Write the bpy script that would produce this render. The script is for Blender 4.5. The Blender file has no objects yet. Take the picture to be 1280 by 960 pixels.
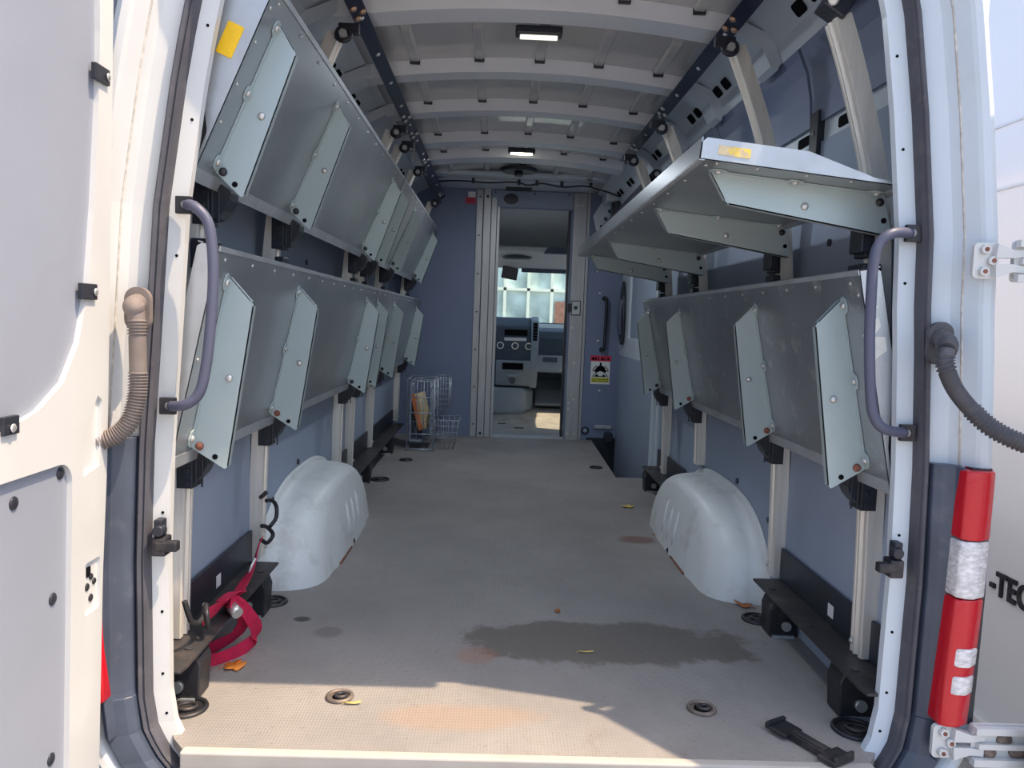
import bpy, bmesh, math, random
from mathutils import Vector, Matrix, geometry, noise
random.seed(7)
PI = math.pi
C = bpy.context.scene.collection
S = bpy.context.scene

# ------------------------------------------------------------------ materials
MATS = {}
def mat(name, col, rough=.5, metal=0., var=.0, scale=6., bump=0., bscale=60., spec=.5, coat=0., emit=None, es=0., stretch=None,
        dirt=None, dscale=3., dlo=.55, dhi=.75, damt=.6, alpha=1.):
    m = bpy.data.materials.new(name); m.use_nodes = True
    n = m.node_tree.nodes; l = m.node_tree.links
    b = n['Principled BSDF']
    b.inputs['Roughness'].default_value = rough; b.inputs['Metallic'].default_value = metal
    b.inputs['Specular IOR Level'].default_value = spec; b.inputs['Coat Weight'].default_value = coat
    b.inputs['Coat Roughness'].default_value = .08
    c4 = (col[0], col[1], col[2], 1)
    b.inputs['Base Color'].default_value = c4
    tc = n.new('ShaderNodeTexCoord'); mp = n.new('ShaderNodeMapping')
    l.new(tc.outputs['Object'], mp.inputs['Vector'])
    if stretch: mp.inputs['Scale'].default_value = stretch
    cur = None
    if var > 0:
        t = n.new('ShaderNodeTexNoise'); t.inputs['Scale'].default_value = scale; t.inputs['Detail'].default_value = 6
        l.new(mp.outputs[0], t.inputs['Vector'])
        r = n.new('ShaderNodeValToRGB')
        r.color_ramp.elements[0].position = .3; r.color_ramp.elements[1].position = .7
        r.color_ramp.elements[0].color = tuple(max(0, c*(1-var)) for c in col)+(1,)
        r.color_ramp.elements[1].color = tuple(min(1, c*(1+var)) for c in col)+(1,)
        l.new(t.outputs['Fac'], r.inputs[0]); cur = r.outputs[0]
        l.new(cur, b.inputs['Base Color'])
    if dirt:
        t = n.new('ShaderNodeTexNoise'); t.inputs['Scale'].default_value = dscale; t.inputs['Detail'].default_value = 8
        t.inputs['Roughness'].default_value = .7
        l.new(mp.outputs[0], t.inputs['Vector'])
        r = n.new('ShaderNodeMapRange'); r.inputs[1].default_value = dlo; r.inputs[2].default_value = dhi; r.inputs[4].default_value = damt
        l.new(t.outputs['Fac'], r.inputs[0])
        x = n.new('ShaderNodeMix'); x.data_type = 'RGBA'
        l.new(r.outputs[0], x.inputs[0])
        if cur: l.new(cur, x.inputs[6])
        else: x.inputs[6].default_value = c4
        x.inputs[7].default_value = dirt+(1,)
        l.new(x.outputs[2], b.inputs['Base Color'])
    if bump > 0:
        t = n.new('ShaderNodeTexNoise'); t.inputs['Scale'].default_value = bscale; t.inputs['Detail'].default_value = 4
        l.new(mp.outputs[0], t.inputs['Vector'])
        u = n.new('ShaderNodeBump'); u.inputs['Strength'].default_value = bump; u.inputs['Distance'].default_value = .004
        l.new(t.outputs['Fac'], u.inputs['Height']); l.new(u.outputs[0], b.inputs['Normal'])
    if emit:
        b.inputs['Emission Color'].default_value = emit+(1,); b.inputs['Emission Strength'].default_value = es
    MATS[name] = m
    return m

WHITE = mat('white_paint', (.63, .635, .63), .3, var=.04, scale=3, coat=.3, dirt=(.55, .48, .38), dscale=5, dlo=.6, dhi=.85, damt=.35)
GLOSSW = mat('glossy_white_paint', (.74, .76, .80), .12, coat=.6)
FRAMEW = mat('white_frame_paint', (.60, .66, .72), .35, var=.04, scale=4, dirt=(.45, .42, .36), dscale=9, dlo=.6, dhi=.8, damt=.3)
LINER = mat('grey_blue_liner', (.31, .365, .465), .62, var=.07, scale=2.5, bump=.08, bscale=150, dirt=(.12, .12, .14), dscale=7, dlo=.68, dhi=.8, damt=.5)
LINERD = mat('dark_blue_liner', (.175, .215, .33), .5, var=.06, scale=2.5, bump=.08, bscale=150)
DPANEL = mat('door_panel_grey', (.295, .32, .385), .5, var=.06, scale=2, bump=.05, bscale=260, dirt=(.3, .29, .28), dscale=3, dlo=.6, dhi=.8, damt=.4)
ALU = mat('aluminium_channel', (.74, .70, .64), .42, .3, var=.10, scale=5, stretch=(8, 8, .6), dirt=(.30, .25, .2), dscale=4, dlo=.58, dhi=.8, damt=.5)
SHEET = mat('aluminium_sheet', (.345, .375, .40), .36, .65, var=.16, scale=2.2, dirt=(.46, .46, .46), dscale=3.5, dlo=.52, dhi=.8, damt=.5)
SHEETB = mat('bright_aluminium_edge', (.50, .53, .56), .4, .5, var=.12, scale=9, dirt=(.4, .38, .34), dscale=12, dlo=.55, dhi=.7, damt=.5)
SHEETS = mat('scuffed_aluminium_sheet', (.33, .35, .375), .36, .65, var=.18, scale=2.6, dirt=(.62, .62, .60), dscale=14, dlo=.56, dhi=.66, damt=.6)
FIN = mat('pale_grey_steel', (.42, .50, .51), .42, .25, var=.05, scale=3, dirt=(.34, .38, .38), dscale=4, dlo=.6, dhi=.8, damt=.4)
BOLT = mat('zinc_bolt', (.62, .62, .6), .35, .7)
RUST = mat('rusty_bolt', (.24, .09, .06), .7, .2, var=.3, scale=80)
HOLE = mat('black_void', (.006, .006, .008), .9, spec=.1)
BLK = mat('black_plastic', (.022, .025, .036), .42, var=.2, scale=8)
BLKS = mat('black_steel', (.028, .028, .034), .45, .3, var=.3, scale=10, dirt=(.16, .13, .11), dscale=8, dlo=.55, dhi=.75, damt=.6)
PLATE = mat('worn_dark_steel_plate', (.05, .047, .05), .5, .3, var=.3, scale=9, dirt=(.19, .14, .11), dscale=8, dlo=.52, dhi=.74, damt=.6)
RAILB = mat('navy_black_rail', (.018, .026, .065), .4, .4)
LINER_SHADE = mat('shaded_navy_liner', (.055, .07, .14), .5, var=.06, scale=2.5, bump=.08, bscale=150)  # darker liner for the upper left panels, deep shade painted into its colour
JAMB = mat('dull_aluminium_jamb', (.42, .425, .44), .4, .4, var=.1, scale=5, stretch=(6, 6, .8), dirt=(.25, .23, .22), dscale=5, dlo=.6, dhi=.8, damt=.4)
RUB = mat('rubber_seal', (.075, .075, .092), .62, var=.2, scale=12, dirt=(.2, .18, .17), dscale=16, dlo=.55, dhi=.75, damt=.5)
LAMPB = mat('lamp_jamb_black', (.06, .075, .11), .38, var=.25, scale=6, dirt=(.2, .21, .23), dscale=9, dlo=.56, dhi=.8, damt=.5)
RED = mat('red_lens', (.56, .002, .014), .22, coat=.35, bump=.25, bscale=120, stretch=(1, 1, 3))
CLEAR = mat('clear_lens', (.72, .70, .71), .12, coat=1., bump=.9, bscale=110, var=.3, scale=60, stretch=(1, 1, 2))
PURP = mat('grey_blue_handle', (.085, .092, .145), .45, var=.05, scale=9)
HOSE = mat('dusty_hose_rubber', (.20, .165, .15), .7, var=.2, scale=14)
HOSEB = mat('dark_hose_rubber', (.06, .06, .072), .55, var=.25, scale=18, dirt=(.18, .17, .16), dscale=20, dlo=.5, dhi=.75, damt=.5)
ROOF = mat('roof_skin_paint', (.56, .55, .54), .18, var=.05, scale=2, coat=.4)
ROOFR = mat('roof_rib_paint', (.74, .77, .82), .35, var=.04, scale=3)
STRAP = mat('red_webbing', (.50, .008, .06), .75, var=.15, scale=30, bump=.4, bscale=300)
TAG = mat('pale_tag', (.75, .75, .75), .5)
YEL = mat('yellow_sticker', (.95, .56, .01), .45, var=.08, scale=60)
YELW = mat('worn_yellow_sticker', (.60, .49, .30), .6, var=.2, scale=40, dirt=(.85, .6, .08), dscale=28, dlo=.5, dhi=.56, damt=1)
PAPER = mat('torn_paper', (.72, .71, .66), .7, var=.1, scale=30)
LEAF_O = mat('orange_leaf', (.80, .25, .03), .6, var=.25, scale=25)
LEAF_Y = mat('yellow_leaf', (.75, .55, .16), .6, var=.25, scale=25)
LEAF_B = mat('brown_leaf', (.45, .13, .03), .6, var=.3, scale=25)
REDT = mat('red_label', (.60, .03, .08), .5)
WHT = mat('white_label', (.80, .80, .80), .5)
YELT = mat('yellow_label', (.65, .62, .05), .5)
WIRE = mat('coated_wire', (.42, .45, .52), .4, .4)
BOOKC = mat('orange_card', (.90, .26, .10), .6)
BOOKP = mat('page_edge', (.80, .62, .38), .7, var=.1, scale=80)
DASHD = mat('dash_dark', (.055, .085, .12), .55, var=.1, scale=20)
DASHL = mat('dash_grey', (.30, .36, .41), .55, var=.05, scale=12)
HEADL = mat('headliner', (.52, .58, .61), .8, var=.05, scale=5)
CABF = mat('cab_floor_mat', (.30, .30, .27), .8, var=.2, scale=8)
LED = mat('lit_lamp_lens', (.9, .88, .8), .3, emit=(1., .95, .8), es=9.)
LENSM = mat('milky_lamp_lens', (.85, .84, .78), .3, emit=(1., .95, .85), es=.9)
CREAM = mat('cream_mullion', (.82, .82, .70), .5)
PANE = mat('painted_sky_pane', (.60, .70, .67), .06, var=.45, scale=1.6, spec=.8)  # pale green base colour paints the reflected sky into the panes
BRICK = mat('brick', (.35, .15, .10), .85, var=.3, scale=10)
ASPH = mat('asphalt', (.34, .335, .33), .9, var=.12, scale=9, bump=.5, bscale=120)
BUMP = mat('bumper_plastic', (.045, .045, .05), .6, var=.2, scale=10)

def glass_mat():
    m = bpy.data.materials.new('windscreen_glass'); m.use_nodes = True
    n = m.node_tree.nodes; l = m.node_tree.links; n.clear()
    o = n.new('ShaderNodeOutputMaterial'); t = n.new('ShaderNodeBsdfTransparent'); g = n.new('ShaderNodeBsdfGlossy'); x = n.new('ShaderNodeMixShader')
    t.inputs[0].default_value = (.86, .95, .95, 1); g.inputs['Roughness'].default_value = .02
    x.inputs[0].default_value = .07
    l.new(t.outputs[0], x.inputs[1]); l.new(g.outputs[0], x.inputs[2]); l.new(x.outputs[0], o.inputs[0])
    return m
GLASS = glass_mat()

def floor_mat():
    m = bpy.data.materials.new('worn_floor_sheet'); m.use_nodes = True
    n = m.node_tree.nodes; l = m.node_tree.links; b = n['Principled BSDF']; b.inputs['Roughness'].default_value = .62
    b.inputs['Specular IOR Level'].default_value = .35
    tc = n.new('ShaderNodeTexCoord')
    def noi(sc, det=6, rough=.6, st=None):
        t = n.new('ShaderNodeTexNoise'); t.inputs['Scale'].default_value = sc; t.inputs['Detail'].default_value = det; t.inputs['Roughness'].default_value = rough
        if st:
            p = n.new('ShaderNodeMapping'); p.inputs['Scale'].default_value = st; l.new(tc.outputs['Object'], p.inputs[0]); l.new(p.outputs[0], t.inputs[0])
        else: l.new(tc.outputs['Object'], t.inputs[0])
        return t.outputs['Fac']
    def rng(x, a, c, to=1.):
        r = n.new('ShaderNodeMapRange'); r.inputs[1].default_value = a; r.inputs[2].default_value = c; r.inputs[4].default_value = to
        l.new(x, r.inputs[0]); return r.outputs[0]
    def mix(f, a, c):
        x = n.new('ShaderNodeMix'); x.data_type = 'RGBA'
        l.new(f, x.inputs[0])
        if isinstance(a, tuple): x.inputs[6].default_value = a+(1,)
        else: l.new(a, x.inputs[6])
        x.inputs[7].default_value = c+(1,); return x.outputs[2]
    col = mix(rng(noi(2.2, 8, .65), .35, .7), (.25, .235, .225), (.335, .31, .29))
    col = mix(rng(noi(9, 8, .75, (1, .35, 1)), .55, .78, .7), col, (.22, .185, .155))
    col = mix(rng(noi(55, 3, .6), .64, .72, .5), col, (.14, .12, .10))
    # dried spill in front of the wheel arches: an irregular patch of its own
    def patch(cx, cy, sx, sy, wob, edge=.12):
        p = n.new('ShaderNodeMapping'); p.vector_type = 'POINT'
        p.inputs['Location'].default_value = (-cx/sx, -cy/sy, 0); p.inputs['Scale'].default_value = (1/sx, 1/sy, 0)
        l.new(tc.outputs['Object'], p.inputs[0])
        le = n.new('ShaderNodeVectorMath'); le.operation = 'LENGTH'; l.new(p.outputs[0], le.inputs[0])
        a = n.new('ShaderNodeMath'); a.operation = 'MULTIPLY_ADD'; a.inputs[1].default_value = wob
        l.new(noi(6.5, 6, .65), a.inputs[0]); l.new(le.outputs['Value'], a.inputs[2])
        return rng(a.outputs[0], 1.0+wob*.5+edge, 1.0+wob*.5-edge*.3)
    def scaled(f, k):
        q = n.new('ShaderNodeMath'); q.operation = 'MULTIPLY'; q.inputs[1].default_value = k; l.new(f, q.inputs[0]); return q.outputs[0]
    col = mix(scaled(patch(.27, .45, .42, .14, 1.5), .8), col, (.125, .108, .09))
    col = mix(scaled(patch(-.56, .47, .035, .035, 1.9, .4), .4), col, (.08, .06, .05))
    col = mix(scaled(patch(-.66, .56, .025, .02, 1.0, .3), .9), col, (.05, .045, .04))
    col = mix(scaled(patch(.56, 1.55, .07, .05, 1.5, .4), .7), col, (.20, .08, .06))
    col = mix(scaled(patch(-.12, .34, .05, .05, 1.5, .4), .4), col, (.35, .16, .10))
    col = mix(scaled(patch(-.15, .0, .16, .05, 1.5, .4), .5), col, (.36, .25, .18))
    l.new(col, b.inputs['Base Color'])
    wv = n.new('ShaderNodeTexWave'); wv.inputs['Scale'].default_value = 42; wv.bands_direction = 'X'; l.new(tc.outputs['Object'], wv.inputs[0])
    wy = n.new('ShaderNodeTexWave'); wy.inputs['Scale'].default_value = 42; wy.bands_direction = 'Y'; l.new(tc.outputs['Object'], wy.inputs[0])
    ad = n.new('ShaderNodeMath'); ad.operation = 'MULTIPLY'; l.new(wv.outputs['Fac'], ad.inputs[0]); l.new(wy.outputs['Fac'], ad.inputs[1])
    u = n.new('ShaderNodeBump'); u.inputs['Strength'].default_value = .35; u.inputs['Distance'].default_value = .003
    l.new(ad.outputs[0], u.inputs['Height']); l.new(u.outputs[0], b.inputs['Normal'])
    return m
FLOOR = floor_mat()

# ------------------------------------------------------------------ mesh helpers
def W(o):
    v = Vector((0, 0, 0))
    while o is not None:
        v += o.location; o = o.parent
    return v
class MB:
    def __init__(s): s.v = []; s.f = []; s.m = []; s.sm = []
    def add(s, vs, fs, m=0, smooth=False):
        k = len(s.v); s.v += [Vector(p) for p in vs]
        for f in fs: s.f.append([i+k for i in f]); s.m.append(m); s.sm.append(smooth)
        return s
    def box(s, c, d, rot=None, m=0):
        c = Vector(c); h = [x/2 for x in d]
        vs = [Vector((x*h[0], y*h[1], z*h[2])) for x in (-1, 1) for y in (-1, 1) for z in (-1, 1)]
        if rot is not None: vs = [rot @ p for p in vs]
        return s.add([p+c for p in vs], [(0, 1, 3, 2), (4, 6, 7, 5), (0, 4, 5, 1), (2, 3, 7, 6), (0, 2, 6, 4), (1, 5, 7, 3)], m)
    def b2(s, x0, x1, y0, y1, z0, z1, m=0): return s.box(((x0+x1)/2, (y0+y1)/2, (z0+z1)/2), (abs(x1-x0), abs(y1-y0), abs(z1-z0)), None, m)
    def ring(s, rings, m=0, smooth=True, caps=True, closed=False):
        n = len(rings[0]); vs = [p for r in rings for p in r]; fs = []
        R = len(rings)
        for i in range(R if closed else R-1):
            j = (i+1) % R
            for k in range(n):
                fs.append((i*n+k, i*n+(k+1) % n, j*n+(k+1) % n, j*n+k))
        s.add(vs, fs, m, smooth)
        if caps and not closed:
            s.add(rings[0], [tuple(range(n))[::-1]], m); s.add(rings[-1], [tuple(range(n))], m)
        return s
    def cyl(s, p0, p1, r, r1=None, n=16, m=0, caps=True):
        p0 = Vector(p0); p1 = Vector(p1); d = (p1-p0).normalized(); a = d.orthogonal().normalized(); b = d.cross(a)
        r1 = r if r1 is None else r1
        return s.ring([[p+(a*math.cos(t)+b*math.sin(t))*q for t in [2*PI*i/n for i in range(n)]] for p, q in ((p0, r), (p1, r1))], m, True, caps)
    def tube(s, path, r, n=8, m=0, closed=False):
        P = [Vector(p) for p in path]; rings = []; prev = None
        for i, p in enumerate(P):
            if closed: t = P[(i+1) % len(P)]-P[i-1]
            else: t = (P[min(i+1, len(P)-1)]-P[max(i-1, 0)])
            t.normalize()
            if prev is None: a = t.orthogonal().normalized()
            else:
                a = prev-t*prev.dot(t)
                a = a.normalized() if a.length > 1e-6 else t.orthogonal().normalized()
            prev = a; b = t.cross(a)
            rr = r[i] if isinstance(r, (list, tuple)) else r
            rings.append([p+(a*math.cos(q)+b*math.sin(q))*rr for q in [2*PI*k/n for k in range(n)]])
        return s.ring(rings, m, True, True, closed)
    def prism(s, outer, holes, depth, M, m=0, m_hole=None):
        """outline in local XY with holes, extruded from 0 to depth along local Z, placed by M (a function (x,y,z)->Vector)"""
        loops = [outer]+list(holes or [])
        flat = [p for L in loops for p in L]
        tris = geometry.tessellate_polygon([[Vector((p[0], p[1], 0)) for p in L] for L in loops])
        n = len(flat)
        vs = [M(p[0], p[1], 0) for p in flat]+[M(p[0], p[1], depth) for p in flat]
        fs = [tuple(t) for t in tris]+[tuple(i+n for i in t)[::-1] for t in tris]
        s.add(vs, fs, m)
        k = 0
        for li, L in enumerate(loops):
            q = len(L)
            s.add([vs[k+i] for i in range(q)]+[vs[n+k+i] for i in range(q)], [(i, (i+1) % q, q+(i+1) % q, q+i) for i in range(q)], m)
            k += q
        return s
    def dome(s, c, nrm, r, h, n=12, m=0, rings=4):
        c = Vector(c); d = Vector(nrm).normalized(); a = d.orthogonal().normalized(); b = d.cross(a); R = []
        for i in range(rings+1):
            t = i/rings*PI/2; rr = max(r*math.cos(t), r*.02); R.append([c+d*(h*math.sin(t))+(a*math.cos(q)+b*math.sin(q))*rr for q in [2*PI*k/n for k in range(n)]])
        return s.ring(R, m, True, True)
    def disc(s, c, nrm, r, t=.001, n=14, m=0):
        c = Vector(c); d = Vector(nrm).normalized(); return s.cyl(c-d*.001, c+d*t, r, n=n, m=m)
    def torus(s, c, nrm, R, r, n=24, k=8, m=0, sx=1.):
        c = Vector(c); d = Vector(nrm).normalized(); a = d.orthogonal().normalized(); b = d.cross(a); rings = []
        for i in range(n):
            t = 2*PI*i/n; e = a*math.cos(t)*sx+b*math.sin(t)
            rings.append([c+e*R+(e.normalized()*math.cos(q)+d*math.sin(q))*r for q in [2*PI*j/k for j in range(k)]])
        return s.ring(rings, m, True, False, True)
    def sweep(s, frames, profile, m=0, smooth=False, caps=True):
        """frames: list of (P, A, B); profile: list of (a, b)"""
        R = [[Vector(P)+Vector(A)*a+Vector(B)*b for a, b in profile] for P, A, B in frames]
        n = len(profile); vs = [p for r in R for p in r]; fs = []
        for i in range(len(R)-1):
            for k in range(n): fs.append((i*n+k, i*n+(k+1) % n, (i+1)*n+(k+1) % n, (i+1)*n+k))
        s.add(vs, fs, m, smooth)
        if caps:
            for r, rev in ((R[0], True), (R[-1], False)):
                A = frames[0] if rev else frames[-1]
                tr = geometry.tessellate_polygon([[Vector((a, b, 0)) for a, b in profile]])
                s.add(r, [tuple(t)[::-1] if rev else tuple(t) for t in tr], m)
        return s
    def build(s, name, mats, parent=None, origin=None, bevel=0., seg=2, autosmooth=None):
        if not isinstance(mats, (list, tuple)): mats = [mats]
        pw = W(parent) if parent is not None else Vector((0, 0, 0))
        if origin is None: origin = pw
        origin = Vector(origin)
        me = bpy.data.meshes.new(name)
        me.from_pydata([tuple(p-origin) for p in s.v], [], s.f)
        for q in mats: me.materials.append(q)
        me.polygons.foreach_set('material_index', s.m); me.polygons.foreach_set('use_smooth', s.sm)
        bm = bmesh.new(); bm.from_mesh(me)
        bmesh.ops.remove_doubles(bm, verts=bm.verts, dist=1e-6)
        bmesh.ops.recalc_face_normals(bm, faces=bm.faces); bm.to_mesh(me); bm.free()
        o = bpy.data.objects.new(name, me); C.objects.link(o)
        o.location = origin-pw; o.parent = parent
        if bevel > 0:
            b = o.modifiers.new('soft edges', 'BEVEL'); b.width = bevel; b.segments = seg; b.limit_method = 'ANGLE'; b.angle_limit = math.radians(40)
            b.harden_normals = False
        return o
def tag(o, label, cat, group=None):
    o['label'] = label; o['category'] = cat
    if group: o['group'] = group
    return o
def thing(name, loc, label, cat, group=None):
    o = bpy.data.objects.new(name, None); C.objects.link(o); o.location = loc; o.empty_display_size = .05
    return tag(o, label, cat, group)
def struct(o): o['kind'] = 'structure'; return o
def sroot(name, loc):
    o = bpy.data.objects.new(name, None); C.objects.link(o); o.location = loc; return struct(o)
def dup(root, loc, label=None):
    r = root.copy(); C.objects.link(r); r.location = loc
    if label: r['label'] = label
    for ch in list(root.children):
        c = ch.copy(); C.objects.link(c); c.parent = r
        for g in ch.children:
            d = g.copy(); C.objects.link(d); d.parent = c
    return r
def catmull(P, k=6):
    P = [Vector(p) for p in P]; out = []
    for i in range(len(P)-1):
        a, b, c, d = P[max(i-1, 0)], P[i], P[i+1], P[min(i+2, len(P)-1)]
        for j in range(k):
            t = j/k
            out.append(.5*((2*b)+(c-a)*t+(2*a-5*b+4*c-d)*t*t+(3*b-a-3*c+d)*t**3))
    out.append(P[-1]); return out
def lerp(tab, z):
    if z >= tab[0][0]: return tab[0][1]
    for (z0, e0), (z1, e1) in zip(tab, tab[1:]):
        if z >= z1: return e1+(e0-e1)*(z-z1)/(z0-z1)
    return tab[-1][1]
def rrect(x0, x1, y0, y1, r, n=5):
    out = []
    for cx, cy, a0 in ((x1-r, y1-r, 0), (x0+r, y1-r, 90), (x0+r, y0+r, 180), (x1-r, y0+r, 270)):
        for i in range(n+1):
            a = math.radians(a0+90*i/n); out.append((cx+r*math.cos(a), cy+r*math.sin(a)))
    return out
def circ(x, y, r, n=10): return [(x+r*math.cos(2*PI*i/n), y+r*math.sin(2*PI*i/n)) for i in range(n)]
def YZ(x, s=1): return lambda a, b, c: Vector((x+s*c, a, b))       # outline (y,z), depth along x
def XZ(y, s=1): return lambda a, b, c: Vector((a, y+s*c, b))       # outline (x,z), depth along y
def XY(z, s=1): return lambda a, b, c: Vector((a, b, z+s*c))       # outline (x,y), depth along z

YB = 4.40        # bulkhead
YR = -.16        # rear edge of the load floor

# ------------------------------------------------------------------ camera
cam = bpy.data.cameras.new('camera'); co = bpy.data.objects.new('camera', cam); C.objects.link(co); S.camera = co
cam.sensor_width = 36; cam.lens = 27; cam.clip_start = .02; cam.clip_end = 200
vp = Vector(((622-640)/960, (400-480)/960, 1)).normalized()
up = Vector((math.sin(math.radians(2)), -math.cos(math.radians(2)), 0)); up = (up-vp*up.dot(vp)).normalized(); xx = vp.cross(up)
right = Vector((xx[0], vp[0], up[0])); down = Vector((xx[1], vp[1], up[1])); fwd = Vector((xx[2], vp[2], up[2]))
co.matrix_world = Matrix(((right.x, -down.x, -fwd.x, -.09), (right.y, -down.y, -fwd.y, -1.75), (right.z, -down.z, -fwd.z, .94), (0, 0, 0, 1)))

# ------------------------------------------------------------------ floor, roof, side walls
fl = MB()
pit = [(.672, 2.91), (.70, 4.38), (.885, 4.38), (.885, 2.91)]
fl.prism([(-.885, -.085), (-.782, -.10), (-.765, -.125), (-.735, YR), (.755, YR), (.785, -.125), (.80, -.10), (.885, -.085), (.885, 2.91-.001), (.672, 2.91), (.70, 4.38), (.70, YB), (-.885, YB)], None, -.02, XY(0))
struct(fl.build('floor', FLOOR))
sw = MB()                                                          # sliding-door step well let into the floor
sw.b2(.66, .90, 2.89, 4.40, -.30, -.28); sw.b2(.64, .672, 2.89, 4.40, -.30, -.021); sw.b2(.66, .9, 2.88, 2.905, -.30, -.021); sw.b2(.66, .9, 4.385, 4.40, -.3, .02)
struct(sw.build('floor_step_well', BLK))
st = MB(); st.b2(-.73, .76, -.186, YR, -.035, .006)
struct(st.build('trim_1', mat('worn_cream_sill', (.47, .44, .40), .5, var=.08, scale=8, dirt=(.30, .17, .09), dscale=9, dlo=.62, dhi=.72, damt=.7), bevel=.004))
bm_ = MB(); bm_.b2(-.93, .93, -.34, -.24, -.30, -.06); bm_.b2(-.74, .77, -.30, -.187, -.14, -.035)
struct(bm_.build('trim_2', BUMP, bevel=.012))

def roofz(x): return 2.005-.05*(x/.65)**2
# roof skin with pressed beads between the bows
rf = MB(); xs = [-.68+1.36*i/16 for i in range(17)]; ys = [-.2, YB+.0]
rf.ring([[Vector((x, y, roofz(x))) for x in xs]+[Vector((x, y, roofz(x)+.012)) for x in xs[::-1]] for y in ys], 0, True, False)
bows = [(-.12, .02), (.22, .40), (.83, 1.00), (1.47, 1.62), (2.05, 2.21), (2.68, 2.86), (3.12, 3.34)]
beadx = [-.46, -.20, .045, .285, .53]
gaps = [(bows[i][1], bows[i+1][0]) for i in range(len(bows)-1)]
for (a, b) in gaps+[(3.34, 3.8)]:
    for bx in beadx:
        L = b-a; y0 = a+.28*L; y1 = b-.01
        pr = [(-.022, 0), (-.015, -.012), (.015, -.012), (.022, 0)]
        rf.sweep([((bx, y0-.03, roofz(bx)+.004), (1, 0, 0), (0, 0, 1)), ((bx, y0, roofz(bx)), (1, 0, 0), (0, 0, 1)), ((bx, y1, roofz(bx)), (1, 0, 0), (0, 0, 1))], pr)
        rf.box((bx, b-.006, roofz(bx)-.010), (.04, .012, .02), m=1)
struct(rf.build('ceiling', [ROOF, BLK]))
def bow(y0, y1, nm, drop=.055, holes=True):
    b = MB(); X = [-.66+1.32*i/14 for i in range(15)]
    prof = [(0, 0), (.008, -drop), (y1-y0-.045, -drop), (y1-y0-.035, -drop+.014), (y1-y0, -drop+.018), (y1-y0, -drop+.030), (y1-y0-.04, -drop+.03), (y1-y0-.05, 0)]
    b.sweep([((x, y0, roofz(x)), (0, 1, 0), (0, 0, 1)) for x in X], prof)
    if holes:
        for i in range(12):
            x = -.55+.1*i; b.disc((x, y1-.017, roofz(x)-drop+.0175), (0, 0, -1), .010 if i % 3 else .007, .001, 10, m=1 if i % 4 == 1 else 2)
    return struct(b.build(nm, [ROOFR, HOLE, FRAMEW], bevel=.003))
for i, (a, b) in enumerate(bows): bow(a, b, 'trim_%d' % (10+i))
# front roof bow above the bulkhead with boxes
fb = MB(); fb.b2(-.72, .78, 4.05, 4.40, 1.965, 1.99)
fb.b2(-.72, .78, 4.30, 4.40, 1.962, 1.99); fb.b2(-.70, .74, 3.78, 3.90, 1.955, 1.99)
fb.b2(.70, .80, 4.1, 4.39, 1.86, 1.95)
struct(fb.build('trim_20', FRAMEW, bevel=.012))

# side lining: prof = list of (x,z); built as a bent sheet
side_prof = [(.872, -.02), (.872, 1.515)]
up_prof = [(.868, 1.575), (.862, 1.66), (.845, 1.74), (.80, 1.84)]
cant_prof = [(.812, 1.81), (.79, 1.865), (.745, 1.915), (.70, 1.94), (.655, 1.955)]
def sheet(s, prof, y0, y1, t=.012):
    b = MB(); out = [(x, z) for x, z in prof]+[(x+t, z+.004) for x, z in prof[::-1]]
    b.sweep([((0, y0, 0), (s, 0, 0), (0, 0, 1)), ((0, y1, 0), (s, 0, 0), (0, 0, 1))], out)
    return b
wl = sheet(-1, side_prof, -.10, YB); wl.sm = [False]*len(wl.f)
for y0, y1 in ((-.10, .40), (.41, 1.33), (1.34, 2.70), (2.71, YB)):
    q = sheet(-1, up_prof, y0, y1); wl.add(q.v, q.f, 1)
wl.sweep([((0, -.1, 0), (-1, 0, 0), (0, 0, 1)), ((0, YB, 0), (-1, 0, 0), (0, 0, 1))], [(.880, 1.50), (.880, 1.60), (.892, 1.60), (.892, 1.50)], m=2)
struct(wl.build('wall_left', [LINER, LINER_SHADE, FRAMEW]))
wr = sheet(1, side_prof, -.10, 2.66)
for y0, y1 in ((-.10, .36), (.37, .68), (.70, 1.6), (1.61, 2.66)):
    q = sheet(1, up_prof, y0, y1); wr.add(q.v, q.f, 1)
wr.sweep([((0, -.1, 0), (1, 0, 0), (0, 0, 1)), ((0, 2.7, 0), (1, 0, 0), (0, 0, 1))], [(.880, 1.50), (.880, 1.60), (.892, 1.60), (.892, 1.50)], m=2)
for y in (.47, .77, 1.30, 1.75, 2.2): wr.prism(rrect(y-.045, y+.045, 1.53, 1.562, .01), None, .002, YZ(.8795, -1), m=3)
struct(wr.build('wall_right', [LINER, LINERD, FRAMEW, HOLE]))
pc = MB(); pc.b2(.858, .880, .615, .675, 1.475, 1.61); pc.dome((.858, .645, 1.545), (-1, 0, 0), .008, .005, m=1)
tag(pc.build('panel_clip', [BLK, BOLT], origin=(.872, .645, 1.545), bevel=.006), 'black panel clip across the white seam strip above the raised shelf', 'clip')
# screws in the liners
scr = MB()
for s, pts in ((-1, [(1.31, .345), (1.65, .263), (.97, .269), (1.40, 1.144), (.4, 1.2), (2.9, .5), (3.6, .5)]), (1, [(1.53, .27), (1.20, .346), (.84, .285), (1.845, 1.264), (.5, 1.2)])):
    for y, z in pts:
        scr.disc((s*.872, y, z), (-s, 0, 0), .011, .006)
struct(scr.build('trim_21', BLK))
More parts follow.
